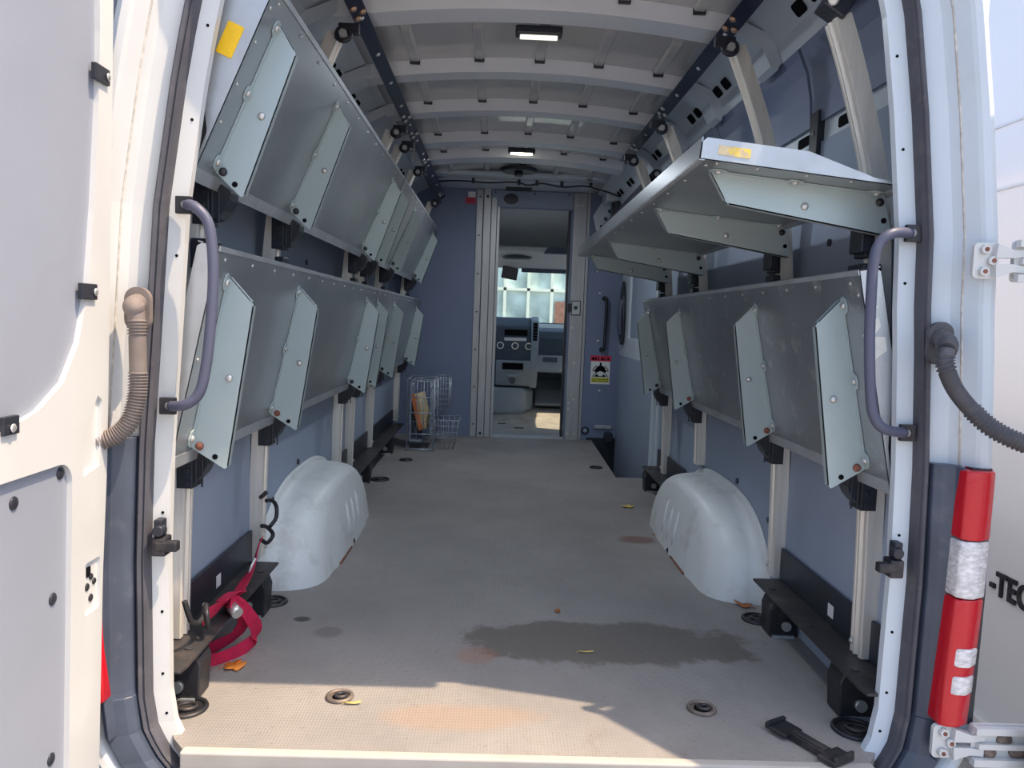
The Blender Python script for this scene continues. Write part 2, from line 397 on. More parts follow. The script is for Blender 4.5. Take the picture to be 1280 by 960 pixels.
# steel cant rails with pressed holes
for s, nm in ((-1, 'trim_22'), (1, 'trim_23')):
    b = sheet(s, cant_prof, -.15, YB, .006)
    for y in [.05+.42*i for i in range(10)]:
        for dy in (0, .11):
            a = Vector((s*.7865, y+dy, 1.866)); 
            b.prism(rrect(-.035, .035, -.022, .022, .012), None, .003, (lambda yy: (lambda p, q, r: Vector((s*(.7655-.66*q-.55*r), yy+p, 1.889+.73*q-.6*r))))(y+dy), m=1)
    for (a, c) in bows[:-1]:
        b.prism([(s*.64, 1.957), (s*.775, 1.90), (s*.815, 1.835), (s*.80, 1.79), (s*.775, 1.80), (s*.745, 1.86), (s*.64, 1.915)], None, c-a-.03, XZ(a))
    struct(b.build(nm, [FRAMEW, HOLE], bevel=.004))

# ------------------------------------------------------------------ rear door aperture (pillars)
EDGE = [(1.92, .57), (1.85, .597), (1.6, .664), (1.4, .704), (1.15, .745), (.9, .766), (.65, .782), (.4, .789), (.1, .786), (.03, .775), (-.02, .752), (-.06, .72)]
ZP = [1.90, 1.86, 1.75, 1.6, 1.5, 1.4, 1.28, 1.15, 1.0, .9, .78, .65, .52, .4, .25, .1, .06, .03, .0, -.03, -.06]
def eoff(s, z): return .010+.025*min(1, max(0, (z-1.0)/.6)) if s > 0 else -.003+.014*min(1, max(0, (z-.9)/.6))
def pillar_frames(s, zs=ZP):
    return [((s*(lerp(EDGE, z)+eoff(s, z)), 0, z), (s, 0, 0), (0, 1, 0)) for z in zs]
FL = [(0, -.105), (.034, -.112), (.034, -.085), (0, -.085)]
FACE = [(.030, -.085), (.034, -.104), (.056, -.110), (.060, -.124), (.098, -.136), (.104, -.142), (.132, -.176), (.139, -.182), (.152, -.186), (.166, -.178), (.174, -.15), (.178, -.05), (.180, -.02), (.165, -.02), (.15, -.06), (.07, -.085)]
for s, nm in ((-1, 'wall_rear_pillar_left'), (1, 'wall_rear_pillar_right')):
    b = MB(); fr = pillar_frames(s)
    b.sweep(fr, FL); b.sweep(fr, FACE, m=1)
    # notch plates and screw holes in the flange
    for z in (1.52, 1.33, 1.05, .72, .5, .28, .14, .05):
        e = lerp(EDGE, z)+eoff(s, z); b.disc((s*(e+.014), -.1075, z), (0, -1, 0), .0032, .0015, 8, m=2)
    b.tube([(s*(lerp(EDGE, z)+eoff(s, z)+.113), -.152, z) for z in ZP[2:12]], .0026, 6, m=3)
    struct(b.build(nm, [FRAMEW if s > 0 else WHITE, FRAMEW if s > 0 else WHITE, HOLE, mat('seam_sealer_%s' % ('a' if s > 0 else 'b'), (.56, .53, .48), .8, var=.25, scale=60)]))
hd = MB(); hd.b2(-.66, .67, -.20, -.02, 1.845, 2.03); hd.b2(-.62, .63, -.13, -.08, 1.82, 1.86)
struct(hd.build('wall_rear_header', WHITE, bevel=.01))
orf = MB(); orf.sweep([((0, y, 0), (1, 0, 0), (0, 0, 1)) for y in (-.03, 5.45)], [(-.91, 1.58), (-.885, 1.80), (-.82, 1.95), (-.62, 2.06), (0, 2.10), (.62, 2.06), (.82, 1.95), (.885, 1.80), (.91, 1.58), (.902, 1.58), (.875, 1.80), (.81, 1.94), (.62, 2.045), (0, 2.085), (-.62, 2.045), (-.81, 1.94), (-.875, 1.80), (-.902, 1.58)])
struct(orf.build('wall_roof_skin', GLOSSW))
# outer body side skins
for s, nm in ((-1, 'wall_left_skin'), (1, 'wall_right_skin')):
    b = MB(); b.sweep([((s*max(lerp(EDGE, z)+.17, .905), 0, z), (s, 0, 0), (0, 1, 0)) for z in [1.86, 1.6, 1.4, 1.15, .9, .65, .4, .1, -.06]], [(0, -.1), (.012, -.1), (.03, 2.7), (.018, 2.7)])
    struct(b.build(nm, GLOSSW))
sk = MB(); sk.b2(-.97, -.955, 2.7, 4.6, -.3, 1.9); struct(sk.build('wall_left_front_skin', GLOSSW))
# rubber seals
for s, nm in ((-1, 'trim_24'), (1, 'trim_25')):
    b = MB(); fr = pillar_frames(s)
    pr = [(.033, -.110), (.034, -.134), (.038, -.143), (.042, -.139), (.045, -.143), (.050, -.145), (.056, -.138), (.058, -.110)]
    b.sweep(fr, pr); struct(b.build(nm, RUB))

# ------------------------------------------------------------------ tail lamps and black jambs
def lamp_frames(s, z0, z1, n=2):
    k = .017 if s < 0 else 0
    return [((P[0]+s*k-s*.035*(.665-P[2]), P[1], P[2]), A, B) for P, A, B in pillar_frames(s, [z1+(z0-z1)*i/n for i in range(n+1)])]
for s in (-1, 1):
    b = MB(); b.sweep(pillar_frames(s, [.668, .664, .60, .5, .4, .3, .2, .12, .03]), [(.058, -.12), (.060, -.148), (.072, -.160), (.094, -.172), (.099, -.192), (.104, -.192), (.124, -.11)])
    b.sweep(pillar_frames(s, [.11, .03, -.03, -.06]), [(.056, -.12), (.058, -.154), (.072, -.166), (.116, -.180), (.120, -.12)])
    struct(b.build('trim_26' if s < 0 else 'trim_27', LAMPB, bevel=.004))
    lp = thing('tail_lamp', (s*.90, -.18, .40), ('long red and clear tail lamp on the pillar beside the parked white van' if s > 0 else
               'red tail lamp mostly hidden behind the open grey-panelled door'), 'tail lamp')
    PR = [(.096, -.15), (.097, -.203), (.106, -.210), (.135, -.212), (.160, -.200), (.176, -.17), (.184, -.10), (.17, -.08)]
    PS = [(.096, -.15), (.100, -.199), (.109, -.205), (.135, -.206), (.157, -.194), (.173, -.166), (.181, -.10), (.17, -.08)]
    PC = [(.103, -.15), (.105, -.205), (.113, -.214), (.140, -.217), (.158, -.205), (.170, -.18), (.172, -.12)]
    segs = [('red_lens', .665, .520, RED, PR), ('clear_lens', .517, .396, CLEAR, PR), ('red_lens', .393, .118, RED, PR), ('clear_lens', .289, .250, CLEAR, PC), ('clear_lens', .229, .190, CLEAR, PC)]
    for nm, za, zb, mm, P in segs:
        q = MB(); q.sweep(lamp_frames(s, zb, za, 4), P, smooth=True); q.build(nm, mm, lp, bevel=.004)
    q = MB(); q.sweep(pillar_frames(s, [.668, .4, .115]), [(.120, -.12), (.120, -.19), (.16, -.19), (.175, -.16), (.175, -.08)]); q.build('housing', BLK, lp)

# ------------------------------------------------------------------ grab handles on the aperture
for s in (-1, 1):
    P = [(.738, 1.153), (.714, 1.147), (.690, 1.122), (.680, 1.08), (.676, 1.002), (.683, .885), (.694, .80), (.708, .760), (.735, .740), (.771, .734)]
    if s > 0: P = [(.772, 1.154), (.722, 1.149), (.697, 1.126), (.688, 1.09), (.688, 1.02), (.692, .92), (.703, .81), (.714, .765), (.737, .740), (.793, .730)]
    h = thing('grab_handle', (s*.72, -.14, .95), 'grey-blue tubular grab handle in front of %s' % ('the scuffed shelf with torn paper' if s > 0 else 'the folded shelf above the red strap'), 'grab handle')
    q = MB(); q.tube(catmull([(s*x, -.150 if 0 < i < len(P)-1 else -.128, z) for i, (x, z) in enumerate(P)], 5), .0112, 12); q.build('bar', PURP, h)
    for (x, z) in (P[0], P[-1]):
        f = MB(); f.box((s*(x+.008), -.124, z), (.034, .012, .036)); f.dome((s*(x+.004), -.130, z), (0, -1, 0), .009, .005, m=1); f.build('foot', [BLKS, BOLT], h, bevel=.003)

# latch strikers
for s in (-1, 1):
    h = thing('latch_striker', (s*.795, -.12, .445), 'small black latch striker on the %s' % ('door flange near the red tail lamp and parked van' if s > 0 else 'door flange near the red strap'), 'latch')
    q = MB(); q.b2(s*.775, s*.805, -.150, -.112, .415, .455); q.box((s*.775, -.14, .437), (.05, .022, .022)); q.build('bracket', BLKS, h, bevel=.004)
    q = MB(); q.b2(s*.785, s*.803, -.142, -.115, .455, .492); q.cyl((s*.79, -.152, .47), (s*.79, -.128, .47), .012); q.build('catch', BLK, h, bevel=.003)

# ------------------------------------------------------------------ wiring hoses
def hose(path, ribs, label, mats, s, mouth):
    h = thing('wiring_hose', path[0], label, 'hose')
    P = catmull(path, 8); q = MB(); rad = []
    L = [0]
    for a, b in zip(P, P[1:]): L.append(L[-1]+(b-a).length)
    # resample finely
    N = 150; pts = []; rr = []
    for i in range(N):
        d = L[-1]*i/(N-1); j = max(k for k in range(len(L)) if L[k] <= d+1e-9); j = min(j, len(P)-2)
        t = (d-L[j])/max(1e-9, L[j+1]-L[j]); pts.append(P[j].lerp(P[j+1], t)); f = d/L[-1]
        r = .0165
        for a, b in ribs:
            if a <= f <= b: r = .0150+.0045*(1 if i % 3 == 0 else (-.2 if i % 3 == 1 else .3))
        rr.append(r)
    q.tube(pts, rr, 14); q.build('corrugated_tube', mats, h)
    g = MB(); c = Vector(path[0])
    g.prism(rrect(-.026, .026, -.045, .045, .025, 6), None, .014, lambda a, b, d: c+Vector((a+mouth[0], mouth[1]-d, b+mouth[2])))
    g.build('grommet', mats, h, bevel=.004)
    e = MB(); e.tube(catmull([c+Vector((mouth[0], mouth[1]-.010, mouth[2]+.012)), c+Vector((mouth[0]*.6, mouth[1]*.6-.020, mouth[2]*.5+.006)), c+Vector((0, 0, -.004))], 6), [.020]*6+[.021]*4+[.019]*3, 14); e.build('elbow', mats, h)
    return h
hose([(-.812, -.195, .935), (-.809, -.197, .88), (-.808, -.197, .80), (-.810, -.199, .755), (-.822, -.203, .71), (-.846, -.208, .683), (-.88, -.22, .668)], [(.08, .18), (.42, 1.)],
     'dusty brown corrugated wiring hose curling behind the grey-panelled door', HOSE, -1, (-.006, .03, .0))
hose([(.806, -.235, .915), (.803, -.24, .885), (.826, -.243, .835), (.868, -.25, .787), (.905, -.26, .757), (.955, -.275, .735), (1.02, -.29, .722), (1.1, -.31, .74)], [(.04, .12), (.33, 1.)],
     'dark corrugated wiring hose drooping in front of the parked white van', HOSEB, 1, (.03, .085, .01))

# ------------------------------------------------------------------ open rear door with grey panels (door_1) and its pair (door_2)
d1 = sroot('door_1', (-.865, -.22, 0))
def DM(u, z, c): return Vector((-.858-.025*max(0., (1.0-z))*.9+.018*max(0, z-1.0)-c, -.205-u, z))
wout = [(.055, 1.62), (.048, 1.45), (.050, 1.32), (.064, 1.12), (.082, .97), (.112, .868), (.16, .80), (.235, .757), (.32, .737), (.60, .725), (.66, .76), (.69, .86), (.69, 1.62), (.60, 1.70), (.12, 1.70)]
low = rrect(.127, .70, -.10, .652, .04)
outer = [(.014, -.14), (.78, -.14), (.78, 1.0), (.76, 1.5), (.70, 1.84), (.06, 1.84), (.0, 1.6), (0, .62), (.010, .40)]
def inter(pts, k=4):
    o = []
    for a, b in zip(pts, pts[1:]+pts[:1]):
        for i in range(k): o.append((a[0]+(b[0]-a[0])*i/k, a[1]+(b[1]-a[1])*i/k))
    return o
tri = [(.040, .765), (.024, .755), (.030, .625), (.088, .614), (.094, .69)]
q = MB(); q.prism(inter(outer, 6), [inter(wout, 3), inter(low, 1), [(p[0], p[1]) for p in tri], rrect(.022, .078, .335, .440, .008)], .018, DM)
q.prism(inter(outer, 6), None, .012, lambda u, z, c: DM(u, z, .075+c))
for a, b in zip(outer, outer[1:]+outer[:1]):
    q.add([DM(a[0], a[1], 0), DM(b[0], b[1], 0), DM(b[0], b[1], .08), DM(a[0], a[1], .08)], [(0, 1, 2, 3)])
q.prism([(p[0], p[1]) for p in tri], None, .004, lambda u, z, c: DM(u, z, .008+c))
q.prism(rrect(.022, .078, .335, .440, .008), None, .003, lambda u, z, c: DM(u, z, .006+c))
q.build('door_frame', WHITE, d1, bevel=.005)
q = MB(); q.prism([(u-.004 if u < .2 else u, z-.004 if z < 1 else z) for u, z in inter(wout, 3)], None, .008, lambda u, z, c: DM(u, z, .010+c)); q.build('window_panel', DPANEL, d1)
q = MB(); q.prism(low, None, .008, lambda u, z, c: DM(u, z, .010+c)); q.build('lower_panel', DPANEL, d1)
for u, z in ((.150, .655-.022), (.285, .61), (.170, .405), (.4, .62), (.17, .1)):
    q = MB(); p = DM(u, z, .010); q.dome(p, (1, 0, 0), .012, .005); q.build('panel_plug', BLK, d1)
for u, z, dx, dz in ((.040, 1.372, 1, 0), (.078, .965, 1, 0), (.315, .744, .25, -1)):
    q = MB(); p = DM(u, z, -.004)
    q.box(p+Vector((-.003, -.006 if dx == 1 else 0, 0)), (.010, .052 if dx == 1 else .04, .030)); q.dome(p+Vector((.003, .010 if dx == 1 else 0, 0 if dx == 1 else -.004)), (1, 0, 0), .008, .004, m=1); q.build('panel_clip', [BLK, BOLT], d1, bevel=.003)
for u, z, r in ((.046, .405, .007), (.034, .392, .007), (.060, .388, .008), (.046, .362, .008)):
    q = MB(); q.dome(DM(u, z, .006), (1, 0, 0), r, .004); q.build('latch_screw', BLKS, d1)
q = MB(); q.prism(rrect(.050, .064, .408, .428, .002), None, .002, lambda u, z, c: DM(u, z, .004+c)); q.build('latch_slot', HOLE, d1)

d2 = sroot('door_2', (1.0, -.19, 0))
th = math.radians(130); dr = Vector((-math.cos(th), -math.sin(th), 0)); nn = Vector((-math.sin(th), math.cos(th), 0)); H0 = Vector((1.085, -.205, 0))
def DM2(u, z, c): return H0+dr*u+nn*(.085-c)+Vector((0, 0, z))
q = MB(); q.prism(outer, [wout, low], .018, DM2); q.prism(outer, None, .012, lambda u, z, c: DM2(u, z, .075+c))
for a, b in zip(outer, outer[1:]+outer[:1]): q.add([DM2(a[0], a[1], 0), DM2(b[0], b[1], 0), DM2(b[0], b[1], .08), DM2(a[0], a[1], .08)], [(0, 1, 2, 3)])
q.build('door_frame', WHITE, d2, bevel=.005)
q = MB(); q.prism(wout, None, .006, lambda u, z, c: DM2(u, z, .018+c)); q.build('window_panel', DPANEL, d2)
q = MB(); q.prism(low, None, .008, lambda u, z, c: DM2(u, z, .010+c)); q.build('lower_panel', DPANEL, d2)
def hinge(z, dirty):
    hx = .893; y = -.193
    b = MB(); b.prism(rrect(hx-.028, hx+.022, z-.036, z+.036, .010), None, .010, XZ(y, -1))
    b.prism([(hx+.012, z+.034), (hx+.046, z+.022), (hx+.075, z+.024), (hx+.075, z+.010), (hx+.046, z+.006), (hx+.010, z+.006)], None, .022, XZ(y-.002, -1))
    b.prism([(hx+.012, z-.034), (hx+.046, z-.022), (hx+.075, z-.024), (hx+.075, z-.010), (hx+.046, z-.006), (hx+.010, z-.006)], None, .022, XZ(y-.002, -1))
    o = b.build('hinge', WHITE, d2, bevel=.003)
    for dx, dz in ((-.008, .022), (.008, 0), (-.008, -.022)):
        c = MB(); c.cyl((hx+dx, y-.010, z+dz), (hx+dx, y-.020, z+dz), .0095, n=6); c.cyl((hx+dx, y-.020, z+dz), (hx+dx, y-.0215, z+dz), .0045, m=1); c.build('hinge_bolt', [WHITE, RUST], o)
    a = MB(); a.prism(rrect(hx+.050, hx+.19, z-.040, z+.042, .006), None, .012, XZ(y-.006, -1)); a.b2(hx+.05, hx+.19, y-.034, y-.016, z+.028, z+.042); a.b2(hx+.06, hx+.19, y-.030, y-.016, z-.006, z+.006); a.b2(hx+.05, hx+.19, y-.034, y-.016, z-.042, z-.026)
    a.build('hinge_arm', WHITE, d2, bevel=.003)
    if dirty:
        for dx, dz, r in ((.09, -.015, .016), (.12, .012, .018), (.15, -.012, .02)):
            g = MB(); g.dome((hx+dx, y-.018, z+dz), (0, -1, .2), r, .007); g.build('grease', mat('hinge_grease_%d' % int(dx*1000), (.16, .12, .10), .5, var=.4, scale=80), d2)
hinge(1.095, False); hinge(.082, True)

# ------------------------------------------------------------------ upright aluminium channels
POST_FRONT = [(.838, .135), (.832, .4), (.818, .8), (.798, 1.13), (.778, 1.30), (.738, 1.45), (.684, 1.615), (.608, 1.80)]
def post(s, y, ztop, label, near=False, upper_hinge=None, lower_hinge=None, name='upright_channel', zbot=.135):
    pts = [Vector((x, 0, z)) for x, z in POST_FRONT]; pts = catmull(pts, 4)
    pts = [p for p in pts if p.z >= zbot and p.z <= ztop]
    fr = []
    for i, p in enumerate(pts):
        t = (pts[min(i+1, len(pts)-1)]-pts[max(i-1, 0)]).normalized(); nrm = Vector((-t.z, 0, t.x))   # toward the aisle for s=+1
        if nrm.x > 0: nrm = -nrm
        fr.append(((s*p.x, y, p.z), (0, 1, 0), (s*nrm.x, 0, nrm.z)))
    w = .031
    prof = [(-w, -.040), (-w, -.002), (-w+.004, 0), (-.014, 0), (-.010, -.006), (-.004, -.006), (0, .003), (.006, .003), (.010, -.005), (.016, -.005), (.019, 0), (w-.004, 0), (w, -.002), (w, -.040), (w-.004, -.040), (w-.004, -.010), (-w+.004, -.010), (-w+.004, -.040)]
    r = thing(name, (s*.855, y, zbot), label, 'upright post')
    b = MB(); b.sweep(fr, prof); b.build('channel', ALU, r)
    q = MB(); q.dome((s*.833, y+.012, zbot+.03), (-s, 0, 0), .008, .006); q.build('bolt', BOLT, r)
    def hb(Hx, Hz, px):       # black moulded hinge block below a shelf
        k = MB(); f = px-.001
        g = f-.052 if Hz < 1 else f-.066; poly = [(f, Hz+.02), (f-.012, Hz+.02), (f-.03, Hz-.02), (g, Hz-.046), (g+.002, Hz-.066), (g+.014, Hz-.090), (g+.030, Hz-.108), (f, Hz-.118)]
        k.prism([(s*a, z) for a, z in poly], None, .056, XZ(y-.028))
        k.b2(s*(f+.022), s*(f-.016), y-.033, y+.030, Hz-.124, Hz-.005)
        for dz in (-.05, -.08, -.11): k.disc((s*(f-.002), y-.033, Hz+dz), (0, -1, 0), .007, .004, 8)
        for dx in (.02, .036): k.b2(s*(f-dx), s*(f-dx-.005), y-.031, y-.028, Hz-.12, Hz-.02)
        k.build('hinge_block', BLK, r, bevel=.005)
    if lower_hinge: hb(lower_hinge[0], lower_hinge[1], .826)
    if upper_hinge: hb(upper_hinge[0], upper_hinge[1], .790)
    if near:
        k = MB(); k.box((s*.790, y, 1.07), (.045, .085, .07)); k.cyl((s*.768, y-.010, 1.075), (s*.755, y-.010, 1.075), .012, m=1); k.build('shelf_catch', [BLK, BOLT], r, bevel=.004)
    else:
        k = MB(); k.box((s*.790, y, 1.10), (.036, .058, .03)); k.build('shelf_catch', BLK, r, bevel=.004)
    # eye bolt at the top
    if ztop > 1.75:
        k = MB(); k.torus((s*.592, y-.052, 1.795), (0, -1, .15), .021, .008); k.build('roller_ring', BLK, r)
        k = MB(); k.cyl((s*.592, y-.045, 1.795), (s*.592, y-.066, 1.795), .013, n=6); k.build('eye_bolt', BOLT, r)
        k = MB(); k.box((s*.578, y-.038, 1.815), (.065, .020, .034)); k.build('clamp', BLK, r, bevel=.004)
    return r
HL = (.79, .633); HLU = (.735, 1.262)
LY = [.03, .66, 1.90, 2.22, 2.86, 4.10]; RY = [.03, .64, 1.63, 2.32]
dl = ['aluminium upright channel beside the doorway on the red strap side', 'aluminium upright channel just behind the red strap, before the wheel arch', 'aluminium upright channel past the wheel arch, first of the close pair',
      'aluminium upright channel past the wheel arch, second of the close pair', 'aluminium upright channel between the close pair and the wire basket', 'aluminium upright channel beside the wire basket at the bulkhead']
for i, y in enumerate(LY): post(-1, y+.085, 1.70 if i == 0 else 1.80, dl[i], near=(i == 0), lower_hinge=HL, upper_hinge=HLU)
drr = ['aluminium upright channel beside the doorway on the parked van side, under the raised shelf', 'aluminium upright channel at the wheel arch, second from the parked van', 'aluminium upright channel behind the wheel arch under the raised shelf',
       'aluminium upright channel at the step well under the raised shelf']
for i, y in enumerate(RY):
    r = post(1, y+.075, 1.70 if i == 0 else 1.80, drr[i], near=(i == 0), lower_hinge=HL, upper_hinge=None, zbot=.305 if i == 2 else .135)
    k = MB(); k.b2(.775, .80, y+.045, y+.105, 1.12, 1.235); k.b2(.760, .785, y+.035, y+.10, 1.13, 1.22); k.build('hinge_block', BLK, r, bevel=.004)
k = MB(); yk = RY[0]+.075                                               # dark clamp with a bolt high on the first post
k.box((.672, yk-.012, 1.70), (.06, .06, .06), Matrix.Rotation(math.radians(32), 3, 'Y')); k.cyl((.655, yk-.038, 1.70), (.650, yk-.052, 1.695), .014, n=8, m=1)
tag(k.build('post_clamp', [BLK, BOLT], origin=(.675, yk, 1.685), bevel=.006), 'black clamp with steel bolt high on the post beside the doorway, above the raised shelf', 'clamp')

# ceiling rails
for s, x, y1, lab in ((-1, .560, 4.36, 'long black ceiling rail running to the bulkhead above the folded shelves'), (1, .612, 2.76, 'shorter black ceiling rail above the raised shelf')):
    r = thing('ceiling_rail', (s*x, .2, 1.885), lab, 'rail')
    rot = Matrix.Rotation(s*math.radians(32), 3, 'Y')
    b = MB(); pr = [(-.024, -.018), (.024, -.018), (.024, .016), (.014, .016), (.014, -.008), (-.014, -.008), (-.014, .016), (-.024, .016)]
    a = rot @ Vector((1, 0, 0)); bb = rot @ Vector((0, 0, 1))
    b.sweep([((s*x, -.15, 1.885), a, bb), ((s*x, y1, 1.885), a, bb)], pr); b.build('track', RAILB, r)
    nrm = -bb; kk = 0
    for y in [.10+.33*i for i in range(int((y1-.1)/.33)+1)]:
        q = MB(); q.dome(Vector((s*x, y, 1.885))+bb*(-.018), nrm, .009, .007); q.build('rail_bolt', BOLT, r); kk += 1
    for y in (LY if s < 0 else RY)[1:]:
        q = MB()
        for dx, dy in ((-.012, -.02), (.012, .03), (-.012, .055)): q.dome(Vector((s*x, y+.03+dy, 1.885))+a*dx+bb*(-.018), nrm, .012, .010)
        q.build('clamp_bolt', mat('copper_bolt_%s' % ('a' if s < 0 else 'b'), (.55, .36, .24), .4, .6) if y in (LY[1], RY[1]) else BOLT, r)

# ------------------------------------------------------------------ folding shelves
def fin(root, P, y, k, rusty):
    """bracket: web in the plane y, flange on the sheet, folded outer lip"""
    e = MB(); base = P(0, y, 0)
    def M3(a, b, c): return P(a*k, y+c, b*k)
    web = [(-.014, .004), (-.044, .088), (-.036, .094), (.340, .070), (.350, .062), (.392, .004)]
    e.prism(web, None, .003, M3)
    fl_ = [(-.012, .0), (.012, -.030)]
    # flange strip with three round tabs lying on the sheet
    strip = [(-.012, 0), (-.012, -.012)]
    for c in (.010, .20, .378):
        strip += [(c-.022, -.011), (c-.016, -.024), (c, -.029), (c+.016, -.024), (c+.022, -.011)]
    strip += [(.396, -.012), (.396, 0)]
    e.prism([(a, b) for a, b in strip], None, .003, lambda a, b, c: P(a*k, y+b, .001+c))
    # folded lips
    lip = [((-.014, .004), (-.044, .088)), ((-.036, .094), (.340, .070)), ((.350, .062), (.392, .004))]
    for (a0, b0), (a1, b1) in lip:
        e.add([P(a0*k, y, b0*k), P(a1*k, y, b1*k), P(a1*k, y+.017, b1*k), P(a0*k, y+.017, b0*k), P(a0*k, y, (b0-.003)*k), P(a1*k, y, (b1-.003)*k), P(a1*k, y+.017, (b1-.003)*k), P(a0*k, y+.017, (b0-.003)*k)],
              [(0, 1, 2, 3), (7, 6, 5, 4), (0, 4, 5, 1), (1, 5, 6, 2), (2, 6, 7, 3), (3, 7, 4, 0)])
    o = e.build('bracket', FIN, root, origin=base)
    up = (P(0, y, 1)-P(0, y, 0)).normalized()
    for c in (.010, .20, .378):
        q = MB(); q.dome(P(c*k, y-.014, .004), up, .0085, .007); q.build('bolt', BOLT, o)
    q = MB(); q.dome(P(.165*k, y-.001, .052*k), (0, -1, 0), .009, .007); q.build('bolt', BOLT, o)
    q = MB(); q.dome(P(-.006*k, y-.001, .020*k), (0, -1, 0), .010, .008); q.build('pivot_bolt', RUST if rusty and y < 1.7 else BLKS, o)
    q = MB(); q.disc(P(-.022*k, y, .060*k), (0, -1, 0), .0065, .0012); q.build('hole', HOLE, o)
    return o
def shelf(s, H, d, D, y0, y1, fins, label, sheetm=SHEET, k=1., lip=.047, level=False):
    d = Vector((s*d[0], 0, d[1])).normalized()
    n = Vector((-s*abs(d.z), 0, 0)); n = Vector((d.z, 0, -d.x)) 
    if n.x*s > 0: n = -n                                           # toward the aisle
    if abs(d.z) < .3 and n.z > 0: n = -n
    def P(v, y, w): return Vector((s*H[0]+d.x*v+n.x*w, y, H[1]+d.z*v+n.z*w))
    r = thing('folding_shelf', P(0, (y0+y1)/2, 0), label, 'folding shelf', 'folding shelves on the side walls')
    b = MB()
    b.prism([(-.03, y0), (-.03, y1), (D, y1), (D, y0)], None, -.002, lambda v, y, c: P(v, y, c))
    # upstands on the load side
    b.prism([(y0, 0), (y1, 0), (y1, -lip), (y0, -lip)], None, -.003, lambda y, w, c: P(D+c, y, w))
    for yy, sg in ((y0, 1), (y1, -1)):
        b.prism([(-.03, 0), (D, 0), (D, -lip+.012), (D-.012, -lip), (D-.235*k, -lip), (.055, -.010), (-.03, -.006)], None, .0025*sg, lambda v, w, c: P(v, yy+c, w), m=1)
    y = y0+.05
    while y < y1-.03:
        b.dome(P(D-.028, y, .0), n, .0045, .0035, 8, m=2); y += .19
    for v in (.10*k, .20*k, .31*k, .40*k):
        b.dome(P(v, y0+.018, 0), n, .0045, .004, 8, m=2)
    b.prism([(y0, 0), (y1, 0), (y1, .006), (y0, .006)], None, .003, lambda yy, w, c: P(D-.012+c*4, yy, -w*.3+.002), m=1)
    b.build('tray', [sheetm, SHEETB, BOLT], r)
    h = MB()
    if level: h.prism([(y0, -.05), (y0+.055, -.05), (y0+.065, 0), (y0, 0)], None, .003, lambda yy, v, c: P(v, yy, .001+c)); h.prism([(y0, -.05), (y0+.055, -.05), (y0+.055, -.02), (y0, -.02)], None, .003, lambda yy, w, c: P(-.05+c, yy, w+.022))
    else: h.prism([(y0, -.052), (y1, -.052), (y1, -.022), (y0, -.022)], None, .003, lambda yy, v, c: P(v, yy, -.002+c)); h.prism([(y0, 0), (y1, 0), (y1, -.018), (y0, -.018)], None, .003, lambda yy, w, c: P(-.052+c, yy, w))
    if level: h.prism([(y0+.07, -.028), (y1, -.028), (y1, .0), (y0+.07, .0)], None, .003, lambda yy, v, c: P(v, yy, .001+c))
    h.build('hinge_rail', SHEETB, r)
    for i, y in enumerate(fins): fin(r, P, y, k, H[1] < 1)
    return r, P, n
dLL = (-.08, .37); dLU = (-.13, .301)
s1, P1, n1 = shelf(-1, HL, dLL, .455, -.065, 2.16, LY[:3], 'folded aluminium shelf, lower one nearest the doorway, above the red strap')
s2, P2, n2 = shelf(-1, HL, dLL, .455, 2.18, 4.34, LY[3:], 'folded aluminium shelf, lower one at the far end above the wire basket')
s3, P3, n3 = shelf(-1, HLU, dLU, .40, -.065, 2.16, LY[:3], 'folded aluminium shelf with a yellow sticker, upper one nearest the doorway', k=.875, lip=.085)
s4, P4, n4 = shelf(-1, HLU, dLU, .40, 2.18, 4.34, LY[3:], 'folded aluminium shelf, upper one at the far end beside the bulkhead', k=.875, lip=.085)
s5, P5, n5 = shelf(1, HL, dLL, .455, -.075, 2.44, RY, 'folded scuffed aluminium shelf with torn paper on its end, below the raised shelf', SHEETS)
s6, P6, n6 = shelf(1, (.775, 1.262), (-.442, .041), .444, -.065, 2.46, RY, 'raised level aluminium shelf with a worn sticker on its white end', level=True)
# stickers on shelf ends
q = MB(); q.prism(rrect(.215, .285, -.060, -.024, .003), None, -.0015, lambda v, w, c: P3(v, -.065+c, w)); q.build('yellow_sticker', YEL, s3)
q = MB(); q.prism(rrect(.335, .405, -.034, -.014, .002), None, -.0012, lambda v, w, c: P6(v, -.065+c, w)); q.build('worn_sticker', YELW, s6)
q = MB(); q.prism([(.30, -.005), (.325, -.03), (.345, -.028), (.342, -.018), (.352, -.012), (.372, -.034), (.368, -.012), (.36, -.004), (.33, .0)], None, -.0012, lambda v, w, c: P5(v, -.075+c, w))
q.prism([(.255, -.008), (.27, -.036), (.30, -.036), (.305, -.012), (.29, -.004)], None, -.0012, lambda v, w, c: P5(v, -.075+c, w)); q.build('torn_paper', PAPER, s5)

